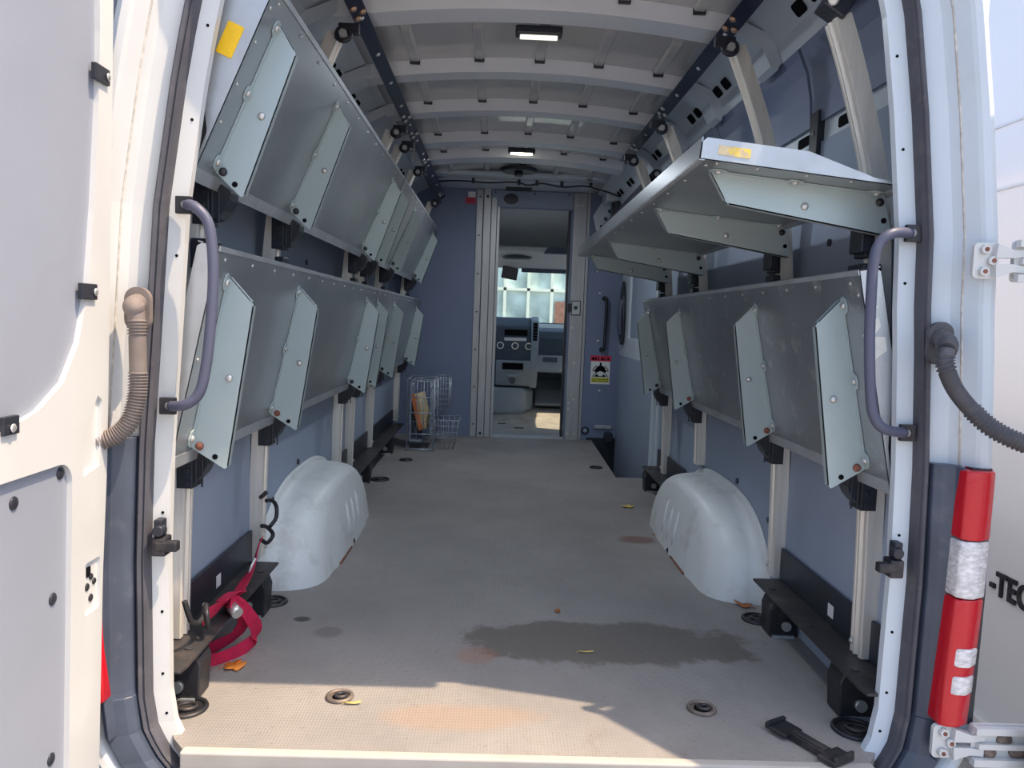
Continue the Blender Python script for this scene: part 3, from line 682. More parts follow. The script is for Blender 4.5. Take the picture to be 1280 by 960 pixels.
# ------------------------------------------------------------------ floor rails along the walls
def floor_rail(s, y0, y1, feet, label, white_tag=None):
    r = thing('floor_rail', (s*.82, (y0+y1)/2, 0), label, 'floor rail')
    b = MB(); b.prism([(s*.767, y0+.03), (s*.772, y0), (s*.862, y0), (s*.862, y1), (s*.772, y1)], None, .007, XY(.125)); b.build('top_plate', PLATE, r, bevel=.002)
    b = MB(); b.b2(s*.858, s*.868, y0+.02, y1, .132, .235); b.build('back_strip', BLK, r, bevel=.002)
    for y in feet:
        f = MB(); f.prism([(s*.778, 0), (s*.862, 0), (s*.862, .125), (s*.785, .125), (s*.772, .09)], None, .075, XZ(y)); o = f.build('foot', BLKS, r, bevel=.005)
        g = MB(); g.cyl((s*.825, y, .038), (s*.825, y-.012, .038), .0145, n=12); g.build('foot_bolt', BOLT, o)
        g = MB(); g.b2(s*.785, s*.853, y-.006, y+.07, .0, .008); g.build('shim', SHEETB, o)
    for y in [y0+.12, (y0+y1)/2, y1-.1]:
        q = MB(); q.disc((s*.80, y, .132), (0, 0, 1), .010, .0035); q.build('rivet', PLATE, r)
    if white_tag:
        q = MB(); q.b2(s*.8575, s*.8585, white_tag, white_tag+.035, .155, .19); q.build('paper_tag', TAG, r)
    return r
floor_rail(-1, -.08, .70, (.04, .56), 'black floor rail under the red strap', .38)
floor_rail(1, -.10, .68, (.035, .52), 'black floor rail beside the doorway, on the parked van side', .28)
floor_rail(-1, 1.98, 4.06, (2.5, 3.45), 'long dark floor rail running to the wire basket')
floor_rail(1, 1.96, 2.62, (2.52,), 'short dark floor rail between the wheel arch and the step well')

# ------------------------------------------------------------------ wheel arches
def arch_pt(L, Hh, t, n=2.7):
    c, sn = math.cos(t), math.sin(t)
    return (math.copysign(abs(c)**(2/n), c)*L, sn**(2/2.3)*Hh if sn > 0 else 0)
ARCHM = mat('scuffed_white_arch', (.78, .80, .79), .42, var=.05, scale=3, dirt=(.45, .42, .36), dscale=7, dlo=.52, dhi=.72, damt=.55)
for s, lab in ((-1, 'scuffed white wheel arch cover behind the red strap'), (1, 'scuffed white wheel arch cover with an orange leaf at its foot')):
    yc = 1.37; b = MB(); R = []; NT = 40
    def rg(x, L, Hh): return [Vector((s*x, yc+arch_pt(L, Hh, PI*i/NT)[0], arch_pt(L, Hh, PI*i/NT)[1])) for i in range(NT+1)]
    secs = [(.8705, .60, .328), (.862, .60, .328), (.858, .585, .312)]
    for i in range(9):
        a = i/8*PI/2; secs.append((.858-.168*math.sin(a)**.75, .345+.235*math.cos(a)**.62, .240+.068*math.cos(a)**.6))
    secs += [(.686, .325, .222), (.682, .27, .18), (.680, .15, .10), (.679, .02, .02)]
    R = [rg(*q) for q in secs]
    # lean of the inner face: lower edge reaches further into the aisle
    for r_ in R[3:]:
        for p in r_: p.x -= s*.03*max(0, (1-p.z/.25))*min(1, abs(abs(p.x)-.858)/.15)
    vs = [p for r_ in R for p in r_]; n = NT+1; fs = [(i*n+k, i*n+k+1, (i+1)*n+k+1, (i+1)*n+k) for i in range(len(R)-1) for k in range(n-1)]
    b.add(vs, fs, 0, True)
    for dy in (-.06, .04, .14):
        b.tube([(s*.655, yc+dy+.01, .045), (s*.663, yc+dy, .10), (s*.673, yc+dy-.005, .165), (s*.684, yc+dy-.008, .205)], [.003, .0085, .0085, .002], 8)
    o = tag(b.build('wheel_arch', ARCHM, origin=(s*.86, yc, 0)), lab, 'wheel arch')
    q = MB(); q.tube([(s*.651, yc+y_, .003) for y_ in (-.28, -.2, -.14, -.06)], .005, 6, m=0); q.build('rust_edge', RUST, o)

# ------------------------------------------------------------------ tie-down cups in the floor
RINGM = mat('worn_steel_ring', (.20, .165, .14), .55, .4, var=.3, scale=40)
def cup(x, y, R, label, ring_dir=1):
    r = thing('tie_down_cup', (x, y, 0), label, 'tie-down')
    b = MB(); b.torus((x, y, .003), (0, 0, 1), R, .006, 28, 8); b.disc((x, y, .0), (0, 0, 1), R*.98, .0025, 24); b.build('rim', BLKS if R > .035 else RINGM, r)
    b = MB(); b.disc((x, y, .002), (0, 0, 1), R*.62, .0022, 20); b.build('cup', HOLE if R < .04 else PLATE, r)
    b = MB(); b.torus((x+.004, y-.004, .0085), (0, .15, 1), R*.48, .0045, 20, 6); b.build('ring', PLATE, r)
cup(-.792, .005, .045, 'recessed tie-down ring in sunlight below the rail foot beside the doorway'); cup(.79, -.015, .047, 'recessed black tie-down ring below the rail foot, beside the steel latch tool')
cup(-.446, .078, .029, 'rusty tie-down ring out on the sunlit floor'); cup(.447, .065, .031, 'small tie-down ring out on the shaded floor')
cup(-.788, .690, .043, 'black tie-down ring beside the wheel arch near the red strap'); cup(.785, .660, .043, 'black tie-down ring beside the wheel arch with the orange leaf')
cup(-.66, 3.25, .038, 'flat tie-down ring in front of the wire basket'); cup(.586, 3.20, .038, 'flat tie-down ring beside the step well'); cup(-.735, 2.62, .05, 'black tie-down ring at the long dark floor rail')

# ------------------------------------------------------------------ red ratchet strap
rs = thing('ratchet_strap', (-.79, .35, .135), 'crumpled red ratchet strap with black hooks slung over the floor rail', 'strap')
def ribbon(b, path, w, side, t=.0025, m=0):
    P = catmull(path, 6); L = []
    for i, p in enumerate(P):
        tt = (P[min(i+1, len(P)-1)]-P[max(i-1, 0)]).normalized(); f = i/(len(P)-1)*(len(side)-1); j = min(int(f), len(side)-2)
        sd = Vector(side[j]).lerp(Vector(side[j+1]), f-j); sd = (sd-tt*sd.dot(tt)).normalized(); n = tt.cross(sd)
        L.append([p-sd*w/2-n*t/2, p+sd*w/2-n*t/2, p+sd*w/2+n*t/2, p-sd*w/2+n*t/2])
    b.ring(L, m, False, True); 
b = MB()
ribbon(b, [(-.79, .105, .180), (-.788, .16, .176), (-.786, .22, .168), (-.785, .30, .162), (-.788, .36, .158), (-.795, .45, .166), (-.80, .53, .182), (-.81, .60, .205), (-.812, .64, .222)], .036, [(0, .3, 1), (.4, .2, 1), (1, 0, .3), (1, 0, .5), (.3, 0, 1), (.5, 0, 1)])
ribbon(b, [(-.78, .20, .188), (-.77, .26, .190), (-.765, .31, .172), (-.785, .34, .15), (-.80, .30, .15), (-.79, .24, .17)], .030, [(1, 0, .2), (1, .3, 0), (0, .5, 1), (1, 0, 0)])
b.build('webbing', STRAP, rs)
b = MB(); ribbon(b, [(-.768, .235, .178), (-.752, .27, .150), (-.738, .305, .105), (-.730, .335, .060), (-.742, .335, .026), (-.765, .285, .017), (-.80, .235, .017), (-.835, .215, .018)], .038, [(.2, 1, 0), (.3, 1, .3), (.5, .9, 0), (.5, .6, .7), (0, .3, 1), (.2, 0, 1), (.3, 0, 1)])
ribbon(b, [(-.835, .215, .022), (-.85, .25, .024), (-.83, .29, .026), (-.79, .335, .040), (-.762, .33, .085), (-.760, .29, .13), (-.770, .25, .165)], .036, [(0, .2, 1), (.3, .3, 1), (.3, 0, 1), (.8, .4, .3), (.8, .4, 0), (.7, .7, 0)])
b.build('hanging_loop', STRAP, rs)
b = MB(); ribbon(b, [(-.7945, .475, .174), (-.7965, .52, .184)], .040, [(.3, 0, 1), (.3, 0, 1)], t=.005); b.build('paper_tag', TAG, rs)
def hk(pts, r=.0065): q = MB(); q.tube(catmull(pts, 6), r, 10); q.build('hook', BLKS, rs)
hk([(-.792, -.005, .265), (-.786, .0, .235), (-.784, .02, .205), (-.782, .055, .190), (-.78, .085, .197), (-.782, .10, .215)])
hk([(-.782, .10, .218), (-.770, .075, .200), (-.772, .085, .168), (-.785, .11, .165), (-.792, .115, .195), (-.784, .10, .217)], .006)
hk([(-.812, .64, .222), (-.80, .665, .205), (-.792, .70, .222), (-.806, .68, .252), (-.815, .655, .262)])
hk([(-.80, .69, .25), (-.79, .725, .27), (-.792, .735, .305), (-.80, .715, .33), (-.812, .69, .335)])
hk([(-.822, .665, .352), (-.812, .655, .36), (-.800, .655, .372)], .007)
b = MB(); b.cyl((-.768, .245, .156), (-.745, .225, .146), .015); b.build('ratchet_pin', BOLT, rs)

# ------------------------------------------------------------------ leaves
def leaf(x, y, size, rot, m, label, lobes=5, curl=.25, narrow=1.):
    b = MB(); N = 26; ring = []
    for i in range(N):
        t = 2*PI*i/N; rr = size*(.62+.38*abs(math.cos(t*lobes/2))**.7)*(1+.1*math.sin(7*t+x*9))
        px, py = rr*math.cos(t), rr*math.sin(t)*narrow
        ring.append((px*math.cos(rot)-py*math.sin(rot), px*math.sin(rot)+py*math.cos(rot), .004+curl*rr*rr/size*(.6+.5*math.sin(2*t+1))*.6))
    top = [Vector((x+p[0], y+p[1], p[2]+.0012)) for p in ring]; bot = [Vector((x+p[0], y+p[1], p[2])) for p in ring]
    c1 = Vector((x, y, .0045)); c0 = Vector((x, y, .003))
    b.add(top+bot+[c1, c0], [(i, (i+1) % N, 2*N) for i in range(N)]+[(N+(i+1) % N, N+i, 2*N+1) for i in range(N)]+[(i, N+i, N+(i+1) % N, (i+1) % N) for i in range(N)], 0, True)
    b.tube([(x-size*.5*math.cos(rot), y-size*.5*math.sin(rot), .006), (x-size*1.0*math.cos(rot), y-size*1.0*math.sin(rot), .006), (x-size*1.35*math.cos(rot+.2), y-size*1.35*math.sin(rot+.2), .004)], size*.03, 5)
    tag(b.build('fallen_leaf', m, origin=(x, y, 0)), label, 'leaf', 'fallen leaves on the load floor')
leaf(-.752, .225, .030, .3, LEAF_O, 'lobed orange leaf on the floor below the red strap')
leaf(.778, .775, .032, 2.4, LEAF_B, 'orange-brown curled leaf at the foot of the wheel arch', 3, .5, .6)
leaf(-.408, .045, .020, .1, LEAF_Y, 'narrow yellow leaf beside the rusty tie-down ring', 2, .3, .3)
leaf(.618, 2.145, .036, .2, LEAF_Y, 'yellow lobed leaf on the floor toward the step well', 5, .2, .8)
leaf(.138, .678, .014, 1.2, LEAF_B, 'tiny brown leaf in the middle of the floor behind the dark stain', 3, .2, .7)
leaf(.196, .372, .022, .05, LEAF_Y, 'thin tan leaf sliver lying on the dark stain', 2, .2, .18)
leaf(.655, 1.63, .016, 2., LEAF_B, 'small brown leaf by the far toe of the wheel arch', 3, .3, .7)

# ------------------------------------------------------------------ steel latch tool at the doorway
tl = thing('latch_bar', (.63, -.08, 0), 'black worn steel latch bar with square pads lying on the floor at the doorway', 'latch bar')
dv = Vector((.045, -.078, 0)).normalized(); pv = Vector((dv.y, -dv.x, 0)); c0 = Vector((.615, -.040, 0))
rotm = Matrix((( pv.x, dv.x, 0), (pv.y, dv.y, 0), (0, 0, 1)))
q = MB(); q.box(c0+Vector((0, 0, .012)), (.062, .050, .008), rotm); q.box(c0-dv*.028+Vector((0, 0, .016)), (.064, .010, .016), rotm); q.build('pad', BLKS, tl, bevel=.003)
q = MB(); q.box(c0+dv*.068+Vector((0, 0, .012)), (.030, .10, .016), rotm); q.box(c0+dv*.068+Vector((0, 0, .021)), (.016, .085, .003), rotm, m=1); q.build('shank', [BLKS, PLATE], tl, bevel=.004)
q = MB(); q.box(c0+dv*.135+Vector((0, 0, .014)), (.070, .045, .012), rotm); q.box(c0+dv*.155+Vector((0, 0, .022)), (.064, .008, .02), rotm); q.build('pad', BLKS, tl, bevel=.003)

# ------------------------------------------------------------------ bulkhead with doorway
bh = MB(); sec = [(-.885, -.3), (-.885, 1.5), (-.86, 1.7), (-.78, 1.9), (-.66, 2.0), (.68, 2.0), (.80, 1.9), (.88, 1.7), (.96, 1.5), (.96, -.3)]
bh.prism(sec, [[(-.10, .0), (.465, .0), (.465, 1.82), (-.10, 1.82)]], .025, XZ(YB))
struct(bh.build('wall_front', LINERD))
tp = MB(); tp.prism([(-.165, 1.83), (.475, 1.83), (.475, 1.955), (-.165, 1.955)], None, .008, XZ(YB-.009)); 
for x in (-.14, .17, .44): tp.disc((x, YB-.009, 1.94), (0, -1, 0), .007, .003, m=1)
struct(tp.build('trim_30', [LINER, BLK]))
jl = MB(); jl.b2(-.285, -.235, YB-.012, YB, 0, 1.955); jl.b2(-.228, -.172, YB-.035, YB, 0, 1.97); jl.b2(-.168, -.125, YB-.020, YB, .0, 1.9); jl.b2(-.122, -.100, YB-.028, YB+.06, 0, 1.83)
for z in [.1+.3*i for i in range(7)]: jl.disc((-.26, YB-.012, z), (0, -1, 0), .007, .003, m=1)
for z in (.03, 1.90): jl.disc((-.2, YB-.035, z), (0, -1, 0), .011, .004, m=1)
struct(jl.build('trim_31', [JAMB, BLK], bevel=.003))
jr = MB(); jr.b2(.480, .585, YB-.030, YB, 0, 1.955); jr.b2(.589, .612, YB-.015, YB, 0, 1.975); jr.b2(.445, .462, YB-.005, YB+.06, 0.02, 1.82, m=1)
for x, z in ((.50, .30), (.54, .33), (.52, .36), (.5, .9), (.53, .62), (.55, 1.86), (.51, 1.86), (.5, .05), (.56, .05), (.5, .25)): jr.disc((x, YB-.030, z), (0, -1, 0), .010, .003, m=2)
struct(jr.build('trim_32', [JAMB, BLK, BOLT], bevel=.003))
tr_ = MB(); tr_.b2(-.12, .47, YB-.02, YB+.04, -.002, .018); struct(tr_.build('trim_33', SHEETB))
sp = MB(); sp.cyl((-.017, YB-.003, 1.892), (-.017, YB-.014, 1.892), .058, n=28); 
for v in sp.v: v.z = 1.892+(v.z-1.892)*.72
tag(sp.build('speaker_grille', BLK, origin=(-.017, YB, 1.892)), 'dark oval speaker grille above the bulkhead doorway', 'speaker')
lt = thing('door_lock', (.53, YB-.03, 1.06), 'small square lock plate with a black knob on the bulkhead door post', 'lock')
q = MB(); q.prism(rrect(.49, .565, 1.0, 1.115, .006), [circ(.525, 1.06, .016)], .004, XZ(YB-.034)); q.torus((.5275, YB-.034, 1.058), (0, -1, 0), .03, .002, 4, 6, m=0); q.build('lock_plate', SHEETB, lt)
q = MB(); q.prism(rrect(.49, .565, 1.0, 1.115, .006), [rrect(.496, .559, 1.006, 1.109, .004)], .006, XZ(YB-.038)); q.build('plate_edge', BLKS, lt)
q = MB(); q.box((.475, YB-.045, 1.06), (.030, .03, .06)); q.cyl((.525, YB-.03, 1.06), (.525, YB-.05, 1.06), .013); q.build('knob', BLK, lt, bevel=.003)
hn = thing('pull_handle', (.768, YB-.04, .94), 'black upright pull handle on the bulkhead above the warning sticker', 'handle')
q = MB(); q.tube(catmull([(.757, YB, 1.142), (.766, YB-.045, 1.140), (.7675, YB-.055, 1.12), (.7675, YB-.055, .95), (.764, YB-.055, .76), (.762, YB-.045, .735), (.750, YB, .733)], 5), .012, 10); q.build('grip', BLK, hn)
for z, x in ((1.142, .755), (.733, .75)): q = MB(); q.cyl((x, YB, z), (x, YB-.014, z), .02); q.build('end_cap', BLK, hn)
# warning sticker
ws = thing('warning_sticker', (.748, YB-.003, .562), 'red, white and yellow warning sticker on the bulkhead below the pull handle', 'sticker')
q = MB(); q.b2(.672, .826, YB-.003, YB, .455, .655); q.build('backing', WHT, ws)
q = MB(); q.b2(.666, .832, YB-.0045, YB-.003, .640, .685); q.build('header', REDT, ws)
q = MB(); 
for i, w in enumerate((.03, .022, .012, .028, .014, .02)): q.b2(.676+i*.025, .676+i*.025+w*.7, YB-.0056, YB-.0045, .650, .669)
q.build('header_lettering', HOLE, ws)
q = MB(); q.b2(.680, .820, YB-.0045, YB-.003, .470, .508); q.build('caption', YELT, ws)
q = MB()
for z in (.494, .481):
    for i in range(7): q.b2(.686+i*.019, .686+i*.019+.013, YB-.0056, YB-.0045, z-.002, z+.004)
q.build('caption_lettering', BLKS, ws)
q = MB(); q.prism([(.700, .515), (.736, .548), (.700, .560), (.722, .597), (.742, .606), (.742, .628), (.758, .628), (.758, .606), (.778, .597), (.800, .560), (.764, .548), (.800, .515)], None, .0015, XZ(YB-.0045))
q.build('pictogram', HOLE, ws)
q = MB(); q.prism([(.75+.026*math.cos(a), .54+.020*math.sin(a)) for a in [2*PI*i/16 for i in range(16)]], None, .0012, XZ(YB-.0058)); q.build('pictogram_face', WHT, ws)
q = MB()
for pts in ([(.686, .515), (.722, .552)], [(.722, .552), (.686, .566)], [(.686, .566), (.716, .606)], [(.814, .515), (.778, .552)], [(.778, .552), (.814, .566)], [(.814, .566), (.784, .606)]):
    q.tube([(p[0], YB-.004, p[1]) for p in pts], .003, 6)
q.build('pictogram_outline', HOLE, ws)
rl = thing('red_label', (-.34, YB-.003, 1.88), 'small red and white label high on the bulkhead', 'label')
q = MB(); q.b2(-.375, -.295, YB-.003, YB, 1.845, 1.893); q.build('red_half', REDT, rl)
q = MB(); q.b2(-.355, -.297, YB-.003, YB, 1.895, 1.938); q.build('white_half', WHT, rl)
q = MB()
for i in range(5): q.b2(-.368+i*.013, -.360+i*.013, YB-.004, YB-.003, 1.862, 1.868); q.b2(-.352+i*.011, -.345+i*.011, YB-.004, YB-.003, 1.877, 1.882)
q.build('label_lettering', mat('dark_red_print', (.25, .01, .03), .5), rl)
rc = MB(); rc.torus((.648, YB-.004, .075), (0, -1, 0), .026, .007, m=0); rc.dome((.648, YB, .075), (0, -1, 0), .020, .01, m=1)
tag(rc.build('round_plug', [BLK, LINER], origin=(.648, YB, .075)), 'round black-rimmed plug low on the bulkhead by the step well', 'plug')
bt = MB()
for x, z in ((.72, 1.18), (.72, .80), (.75, .40), (.69, 1.35)): bt.dome((x, YB, z), (0, -1, 0), .012, .006)
struct(bt.build('trim_34', BOLT))
# corner gusset and roller bar by the raised shelf
gs = MB(); gs.prism([(.63, 1.78), (.70, 1.90), (.80, 1.86), (.84, 1.72), (.74, 1.62), (.66, 1.66)], [circ(.70, 1.70, .015), circ(.73, 1.76, .015), circ(.76, 1.82, .015)], .012, XZ(YB-.06))
struct(gs.build('trim_35', FRAMEW, bevel=.003))
rb = MB(); rb.tube([(.720, 2.36, 1.735), (.722, 2.6, 1.73), (.735, 4.3, 1.70)], .028, 12); rb.cyl((.72, 2.355, 1.735), (.72, 2.345, 1.735), .012, m=1)
tag(rb.build('roller_bar', [BLK, BOLT], origin=(.73, 3.3, 1.72)), 'black round bar behind the far edge of the raised shelf', 'bar')

# ------------------------------------------------------------------ sliding side door and B pillar
bp = MB(); bp.b2(.855, .90, 2.66, 2.86, -.02, 1.86); bp.b2(.83, .87, 2.70, 2.74, 0, 1.5)
struct(bp.build('wall_right_pillar', FRAMEW, bevel=.012))
sd = sroot('door_3', (.92, 3.6, 0))
q = MB(); q.prism([(2.80, -.28), (YB+.1, -.28), (YB+.1, 1.86), (2.80, 1.86)], [[(2.92, .02), (4.2, .02), (4.2, .68), (2.92, .68)], [(2.95, .84), (4.02, .84), (4.02, 1.62), (2.95, 1.62)]], .03, YZ(.895)); q.build('door_frame', FRAMEW, sd, bevel=.012)
q = MB(); q.b2(.888, .905, 2.90, 4.36, -.26, .70); q.build('lower_panel', LINER, sd, bevel=.004)
q = MB(); q.b2(.91, .92, 2.94, 4.04, .82, 1.64); q.build('upper_panel', LINER, sd)
q = MB(); q.prism([(4.16, .80), (4.24, .78), (4.34, .86), (4.36, 1.06), (4.32, 1.22), (4.24, 1.28), (4.18, 1.16), (4.15, .98)], None, .02, YZ(.87)); q.build('latch_cover', BLK, sd, bevel=.008)
q = MB(); q.tube(catmull([(.868, 4.20, .86), (.855, 4.19, .93), (.855, 4.19, 1.05), (.868, 4.20, 1.13)], 5), .022, 10); q.build('handle', PURP, sd)
stc = MB(); stc.b2(.80, .86, 4.30, 4.395, .0, .07); stc.b2(.72, .86, YB-.02, YB-.004, .095, .125, m=1)
struct(stc.build('trim_36', [BLK, SHEETB], bevel=.004))

# ------------------------------------------------------------------ roof lights and cable
def dome_light(x, y, z, lens, label, w=.165, housing=True):
    r = thing('dome_light', (x, y, z), label, 'ceiling light')
    if housing:
        q = MB(); q.b2(x-w/2, x+w/2, y-.026, y+.026, z, z+.03); q.build('housing', BLK, r, bevel=.006)
    q = MB(); q.sweep([((x+t*w*.40, y, z-.001), (0, 1, 0), (0, 0, -1)) for t in (-1, -.8, -.4, 0, .4, .8, 1)], [(-.018, 0), (.018, 0), (.012, .008), (-.012, .008)])
    q.build('lens', lens, r, bevel=.003); return r
dome_light(.02, 1.045, 1.940, LENSM, 'black-framed ceiling light on the roof rib nearest the doorway')
dome_light(.02, 3.02, 1.955, LED, 'lit ceiling light deep in the load bay near the bulkhead')
cb = MB(); cb.tube(catmull([(-.56, 3.95, 1.93), (-.40, 3.92, 1.935), (-.2, 3.90, 1.925), (-.05, 3.9, 1.935), (.03, 3.88, 1.93), (.10, 3.88, 1.915), (.2, 3.9, 1.935), (.35, 3.9, 1.915), (.5, 3.92, 1.932), (.62, 3.95, 1.915), (.70, 3.97, 1.90), (.78, 4.0, 1.88)], 5), .006, 8)
for x in (-.3, .03, .16, .34, .55): cb.box((x, 3.9, 1.936), (.022, .03, .035))
tag(cb.build('roof_cable', BLK, origin=(0, 3.9, 1.93)), 'thin black cable looping along the front roof beam', 'cable')
bx = MB(); bx.b2(-.06, .14, 4.27, 4.36, 1.948, 1.972); tag(bx.build('sensor_box', BLK, origin=(0, 4.3, 1.92), bevel=.008), 'flat black box under the roof beam above the speaker grille', 'box')
dk = MB(); dk.cyl((.02, 3.62, 1.975), (.02, 3.62, 1.955), .13, .11, n=24); dk.cyl((.02, 3.62, 1.955), (.02, 3.62, 1.93), .03, n=12); 
tag(dk.build('roof_vent', BLK, origin=(.02, 3.62, 1.97)), 'dark round roof fitting behind the lit ceiling light', 'roof fitting')
wm = MB(); wm.cyl((.78, 4.12, 1.80), (.74, 4.12, 1.80), .055, n=18); wm.b2(.76, .80, 4.06, 4.18, 1.73, 1.86); tag(wm.build('cable_grommet', BLK, origin=(.77, 4.12, 1.8), bevel=.006), 'black cable grommet in the roof corner beside the bulkhead', 'grommet')

# ------------------------------------------------------------------ wire basket stand
wb = thing('wire_basket', (-.55, 3.75, 0), 'coated wire basket rack standing against the bulkhead', 'basket')
def cage(x0, x1, y0, y1, z0, z1, nx, ny, nz, rw=.0022, rim=.0042, flare=0.):
    b = MB()
    def pt(x, y, z):
        f = flare*(z-z0)/(z1-z0); cx = (x0+x1)/2; return Vector((x+(x-cx)/(x1-x0)*2*f, y, z))
    for i in range(nx+1):
        x = x0+(x1-x0)*i/nx
        b.tube([pt(x, y0, z1), pt(x, y0, z0), pt(x, y1, z0), pt(x, y1, z1)], rw, 5)
    for i in range(ny+1):
        y = y0+(y1-y0)*i/ny
        b.tube([pt(x0, y, z1), pt(x0, y, z0), pt(x1, y, z0), pt(x1, y, z1)], rw, 5)
    for i in range(nz+1):
        z = z0+(z1-z0)*i/nz; b.tube([pt(x0, y0, z), pt(x1, y0, z), pt(x1, y1, z), pt(x0, y1, z)], rim if i == nz else rw, 5, closed=True)
    return b
cage(-.685, -.545, 3.66, 3.95, .06, .49, 3, 4, 3).build('tall_basket', WIRE, wb)
cage(-.535, -.36, 3.68, 3.95, .09, .215, 5, 5, 3, flare=.02).build('low_basket', WIRE, wb)
cage(-.535, -.43, 3.90, 4.20, .27, .50, 5, 5, 6).build('upper_basket', WIRE, wb)
q = MB(); q.b2(-.685, -.60, 3.67, 3.95, .062, .066); q.b2(-.548, -.545, 3.7, 3.95, .07, .30); q.b2(-.685, -.682, 3.7, 3.95, .07, .45); q.build('tray_sheet', mat('grey_plastic_tray', (.32, .36, .44), .5), wb)
b = MB(); F = [(-.70, 3.62), (-.515, 3.62)]
b.tube([(-.70, 3.62, .004), (-.70, 3.62, .505), (-.515, 3.62, .505), (-.515, 3.62, .004)], .0062, 8)
b.tube([(-.70, 3.96, .004), (-.70, 3.96, .505), (-.515, 3.96, .505), (-.515, 3.96, .004)], .0062, 8)
for z in (.12, .27, .38): b.tube([(-.70, 3.62, z), (-.515, 3.62, z)], .004, 6)
for x in (-.70, -.515): b.tube([(x, 3.62, .012), (x, 3.96, .012)], .006, 8); b.tube([(x, 3.62, .505), (x, 3.96, .505)], .005, 8)
b.tube([(-.70, 3.62, .012), (-.515, 3.62, .012)], .006, 8); b.build('frame', WIRE, wb)
bk = thing('book', (-.62, 3.8, .17), 'orange-backed book leaning inside the wire basket', 'book')
R_ = Matrix.Rotation(math.radians(-14), 3, 'Y')
R_ = Matrix.Rotation(math.radians(-14), 3, 'Y') @ Matrix.Rotation(math.radians(-16), 3, 'Z')
q = MB(); q.box(Vector((-.615, 3.78, .27)), (.045, .14, .25), R_); q.build('pages', BOOKP, bk)
q = MB(); q.box(Vector((-.615, 3.78, .27))+R_ @ Vector((-.012, -.072, 0)), (.028, .012, .262), R_); q.box(Vector((-.615, 3.78, .27))+R_ @ Vector((.0245, -.004, 0)), (.004, .15, .258), R_, m=1); q.build('cover', [BOOKC, BOOKP], bk)
dkk = MB(); dkk.box((-.652, 3.80, .20), (.03, .14, .22), Matrix.Rotation(math.radians(-16), 3, 'Y')); tag(dkk.build('folder', BLK, origin=(-.652, 3.8, .09), bevel=.003), 'black folder beside the orange book in the wire basket', 'folder')

# ------------------------------------------------------------------ cab beyond the bulkhead
cf = MB(); cf.sweep([((0, YB+.025, 0), (0, 0, 1), (1, 0, 0)), ((0, 5.45, 0), (0, 0, 1), (1, 0, 0)), ((0, 6.25, .13), (0, 0, 1), (1, 0, 0))], [(0, -.95), (0, .95), (-.02, .95), (-.02, -.95)])
struct(cf.build('floor_cab', CABF))
for x, y, w_, d, a, lb in ((-.02, 5.2, .07, .03, .5, 'dark clip on the cab floor mat nearer the console'), (.13, 4.95, .08, .03, .2, 'dark clip on the cab floor mat nearer the doorway')):
    mk = MB(); mk.box((x, y, .003), (w_, d, .006), Matrix.Rotation(a, 3, 'Z')); tag(mk.build('floor_clip', BLK, origin=(x, y, 0)), lb, 'clip')
hl = MB(); hl.sweep([((0, YB+.03, 1.93), (0, 0, 1), (1, 0, 0)), ((0, 5.0, 1.90), (0, 0, 1), (1, 0, 0)), ((0, 5.5, 1.66), (0, 0, 1), (1, 0, 0)), ((0, 5.75, 1.50), (0, 0, 1), (1, 0, 0))], [(0, -.95), (0, .95), (.02, .95), (.02, -.95)])
struct(hl.build('ceiling_cab', HEADL))
for s, nm in ((-1, 'wall_left_cab'), (1, 'wall_right_cab')):
    b = MB(); b.prism([(YB+.03, -.1), (6.4, -.1), (6.4, 1.0), (5.8, 1.55), (5.4, 1.95), (YB+.03, 1.95)], [[(4.75, .85), (6.05, .85), (5.7, 1.40), (4.75, 1.45)]], .03, YZ(s*.95, s)); struct(b.build(nm, HEADL))
ww = MB(); ww.prism([(-.93, 0), (.93, 0), (.85, 1), (-.85, 1)], None, .005, lambda a, b, c: Vector((a, 6.36-.62*b+c, .93+.60*b))); struct(ww.build('window_1', GLASS))
fw = MB(); fw.b2(-.95, .95, 6.26, 6.36, -.1, .93); struct(fw.build('wall_cab_firewall', DASHD))
db = thing('dashboard', (.2, 5.9, 0), 'blue-grey dashboard with centre console seen through the bulkhead doorway', 'dashboard')
q = MB(); q.prism([(5.72, .52), (5.72, .60), (5.70, .62), (5.68, .78), (5.72, .85), (5.86, .88), (6.26, .92), (6.26, .45), (5.9, .45)], None, .66, YZ(.24)); q.build('passenger_dash', DASHD, db, bevel=.015)
q = MB(); q.prism([(5.665, .455), (5.668, .615), (5.75, .62), (5.80, .44)], None, .62, YZ(.25)); q.build('glovebox', DASHL, db, bevel=.012)
q = MB(); q.b2(.36, .50, 5.655, 5.67, .555, .60); q.build('glovebox_latch', DASHD, db, bevel=.004)
q = MB(); q.prism([(5.62, .88), (5.60, .70), (5.62, .52), (5.72, .30), (5.95, .28), (6.2, .9), (5.75, .975)], None, .40, YZ(-.16)); q.build('centre_stack', DASHD, db, bevel=.02)
q = MB(); q.prism([(5.59, .94), (5.575, .70), (5.60, .50), (5.70, .29), (5.80, .3), (5.9, .95), (5.72, .985)], None, .075, YZ(.235)); q.build('stack_side', DASHL, db, bevel=.018)
q = MB(); q.prism([(5.585, .56), (5.60, .46), (5.685, .31), (5.80, .3), (5.8, .56)], None, .33, YZ(-.09)); q.build('lower_console', DASHL, db, bevel=.012)
q = MB(); q.b2(-.02, .20, 5.592, 5.61, .80, .855); q.build('display', HOLE, db)
q = MB(); q.b2(-.02, .19, 5.586, 5.60, .748, .778); q.build('radio_buttons', WHT, db)
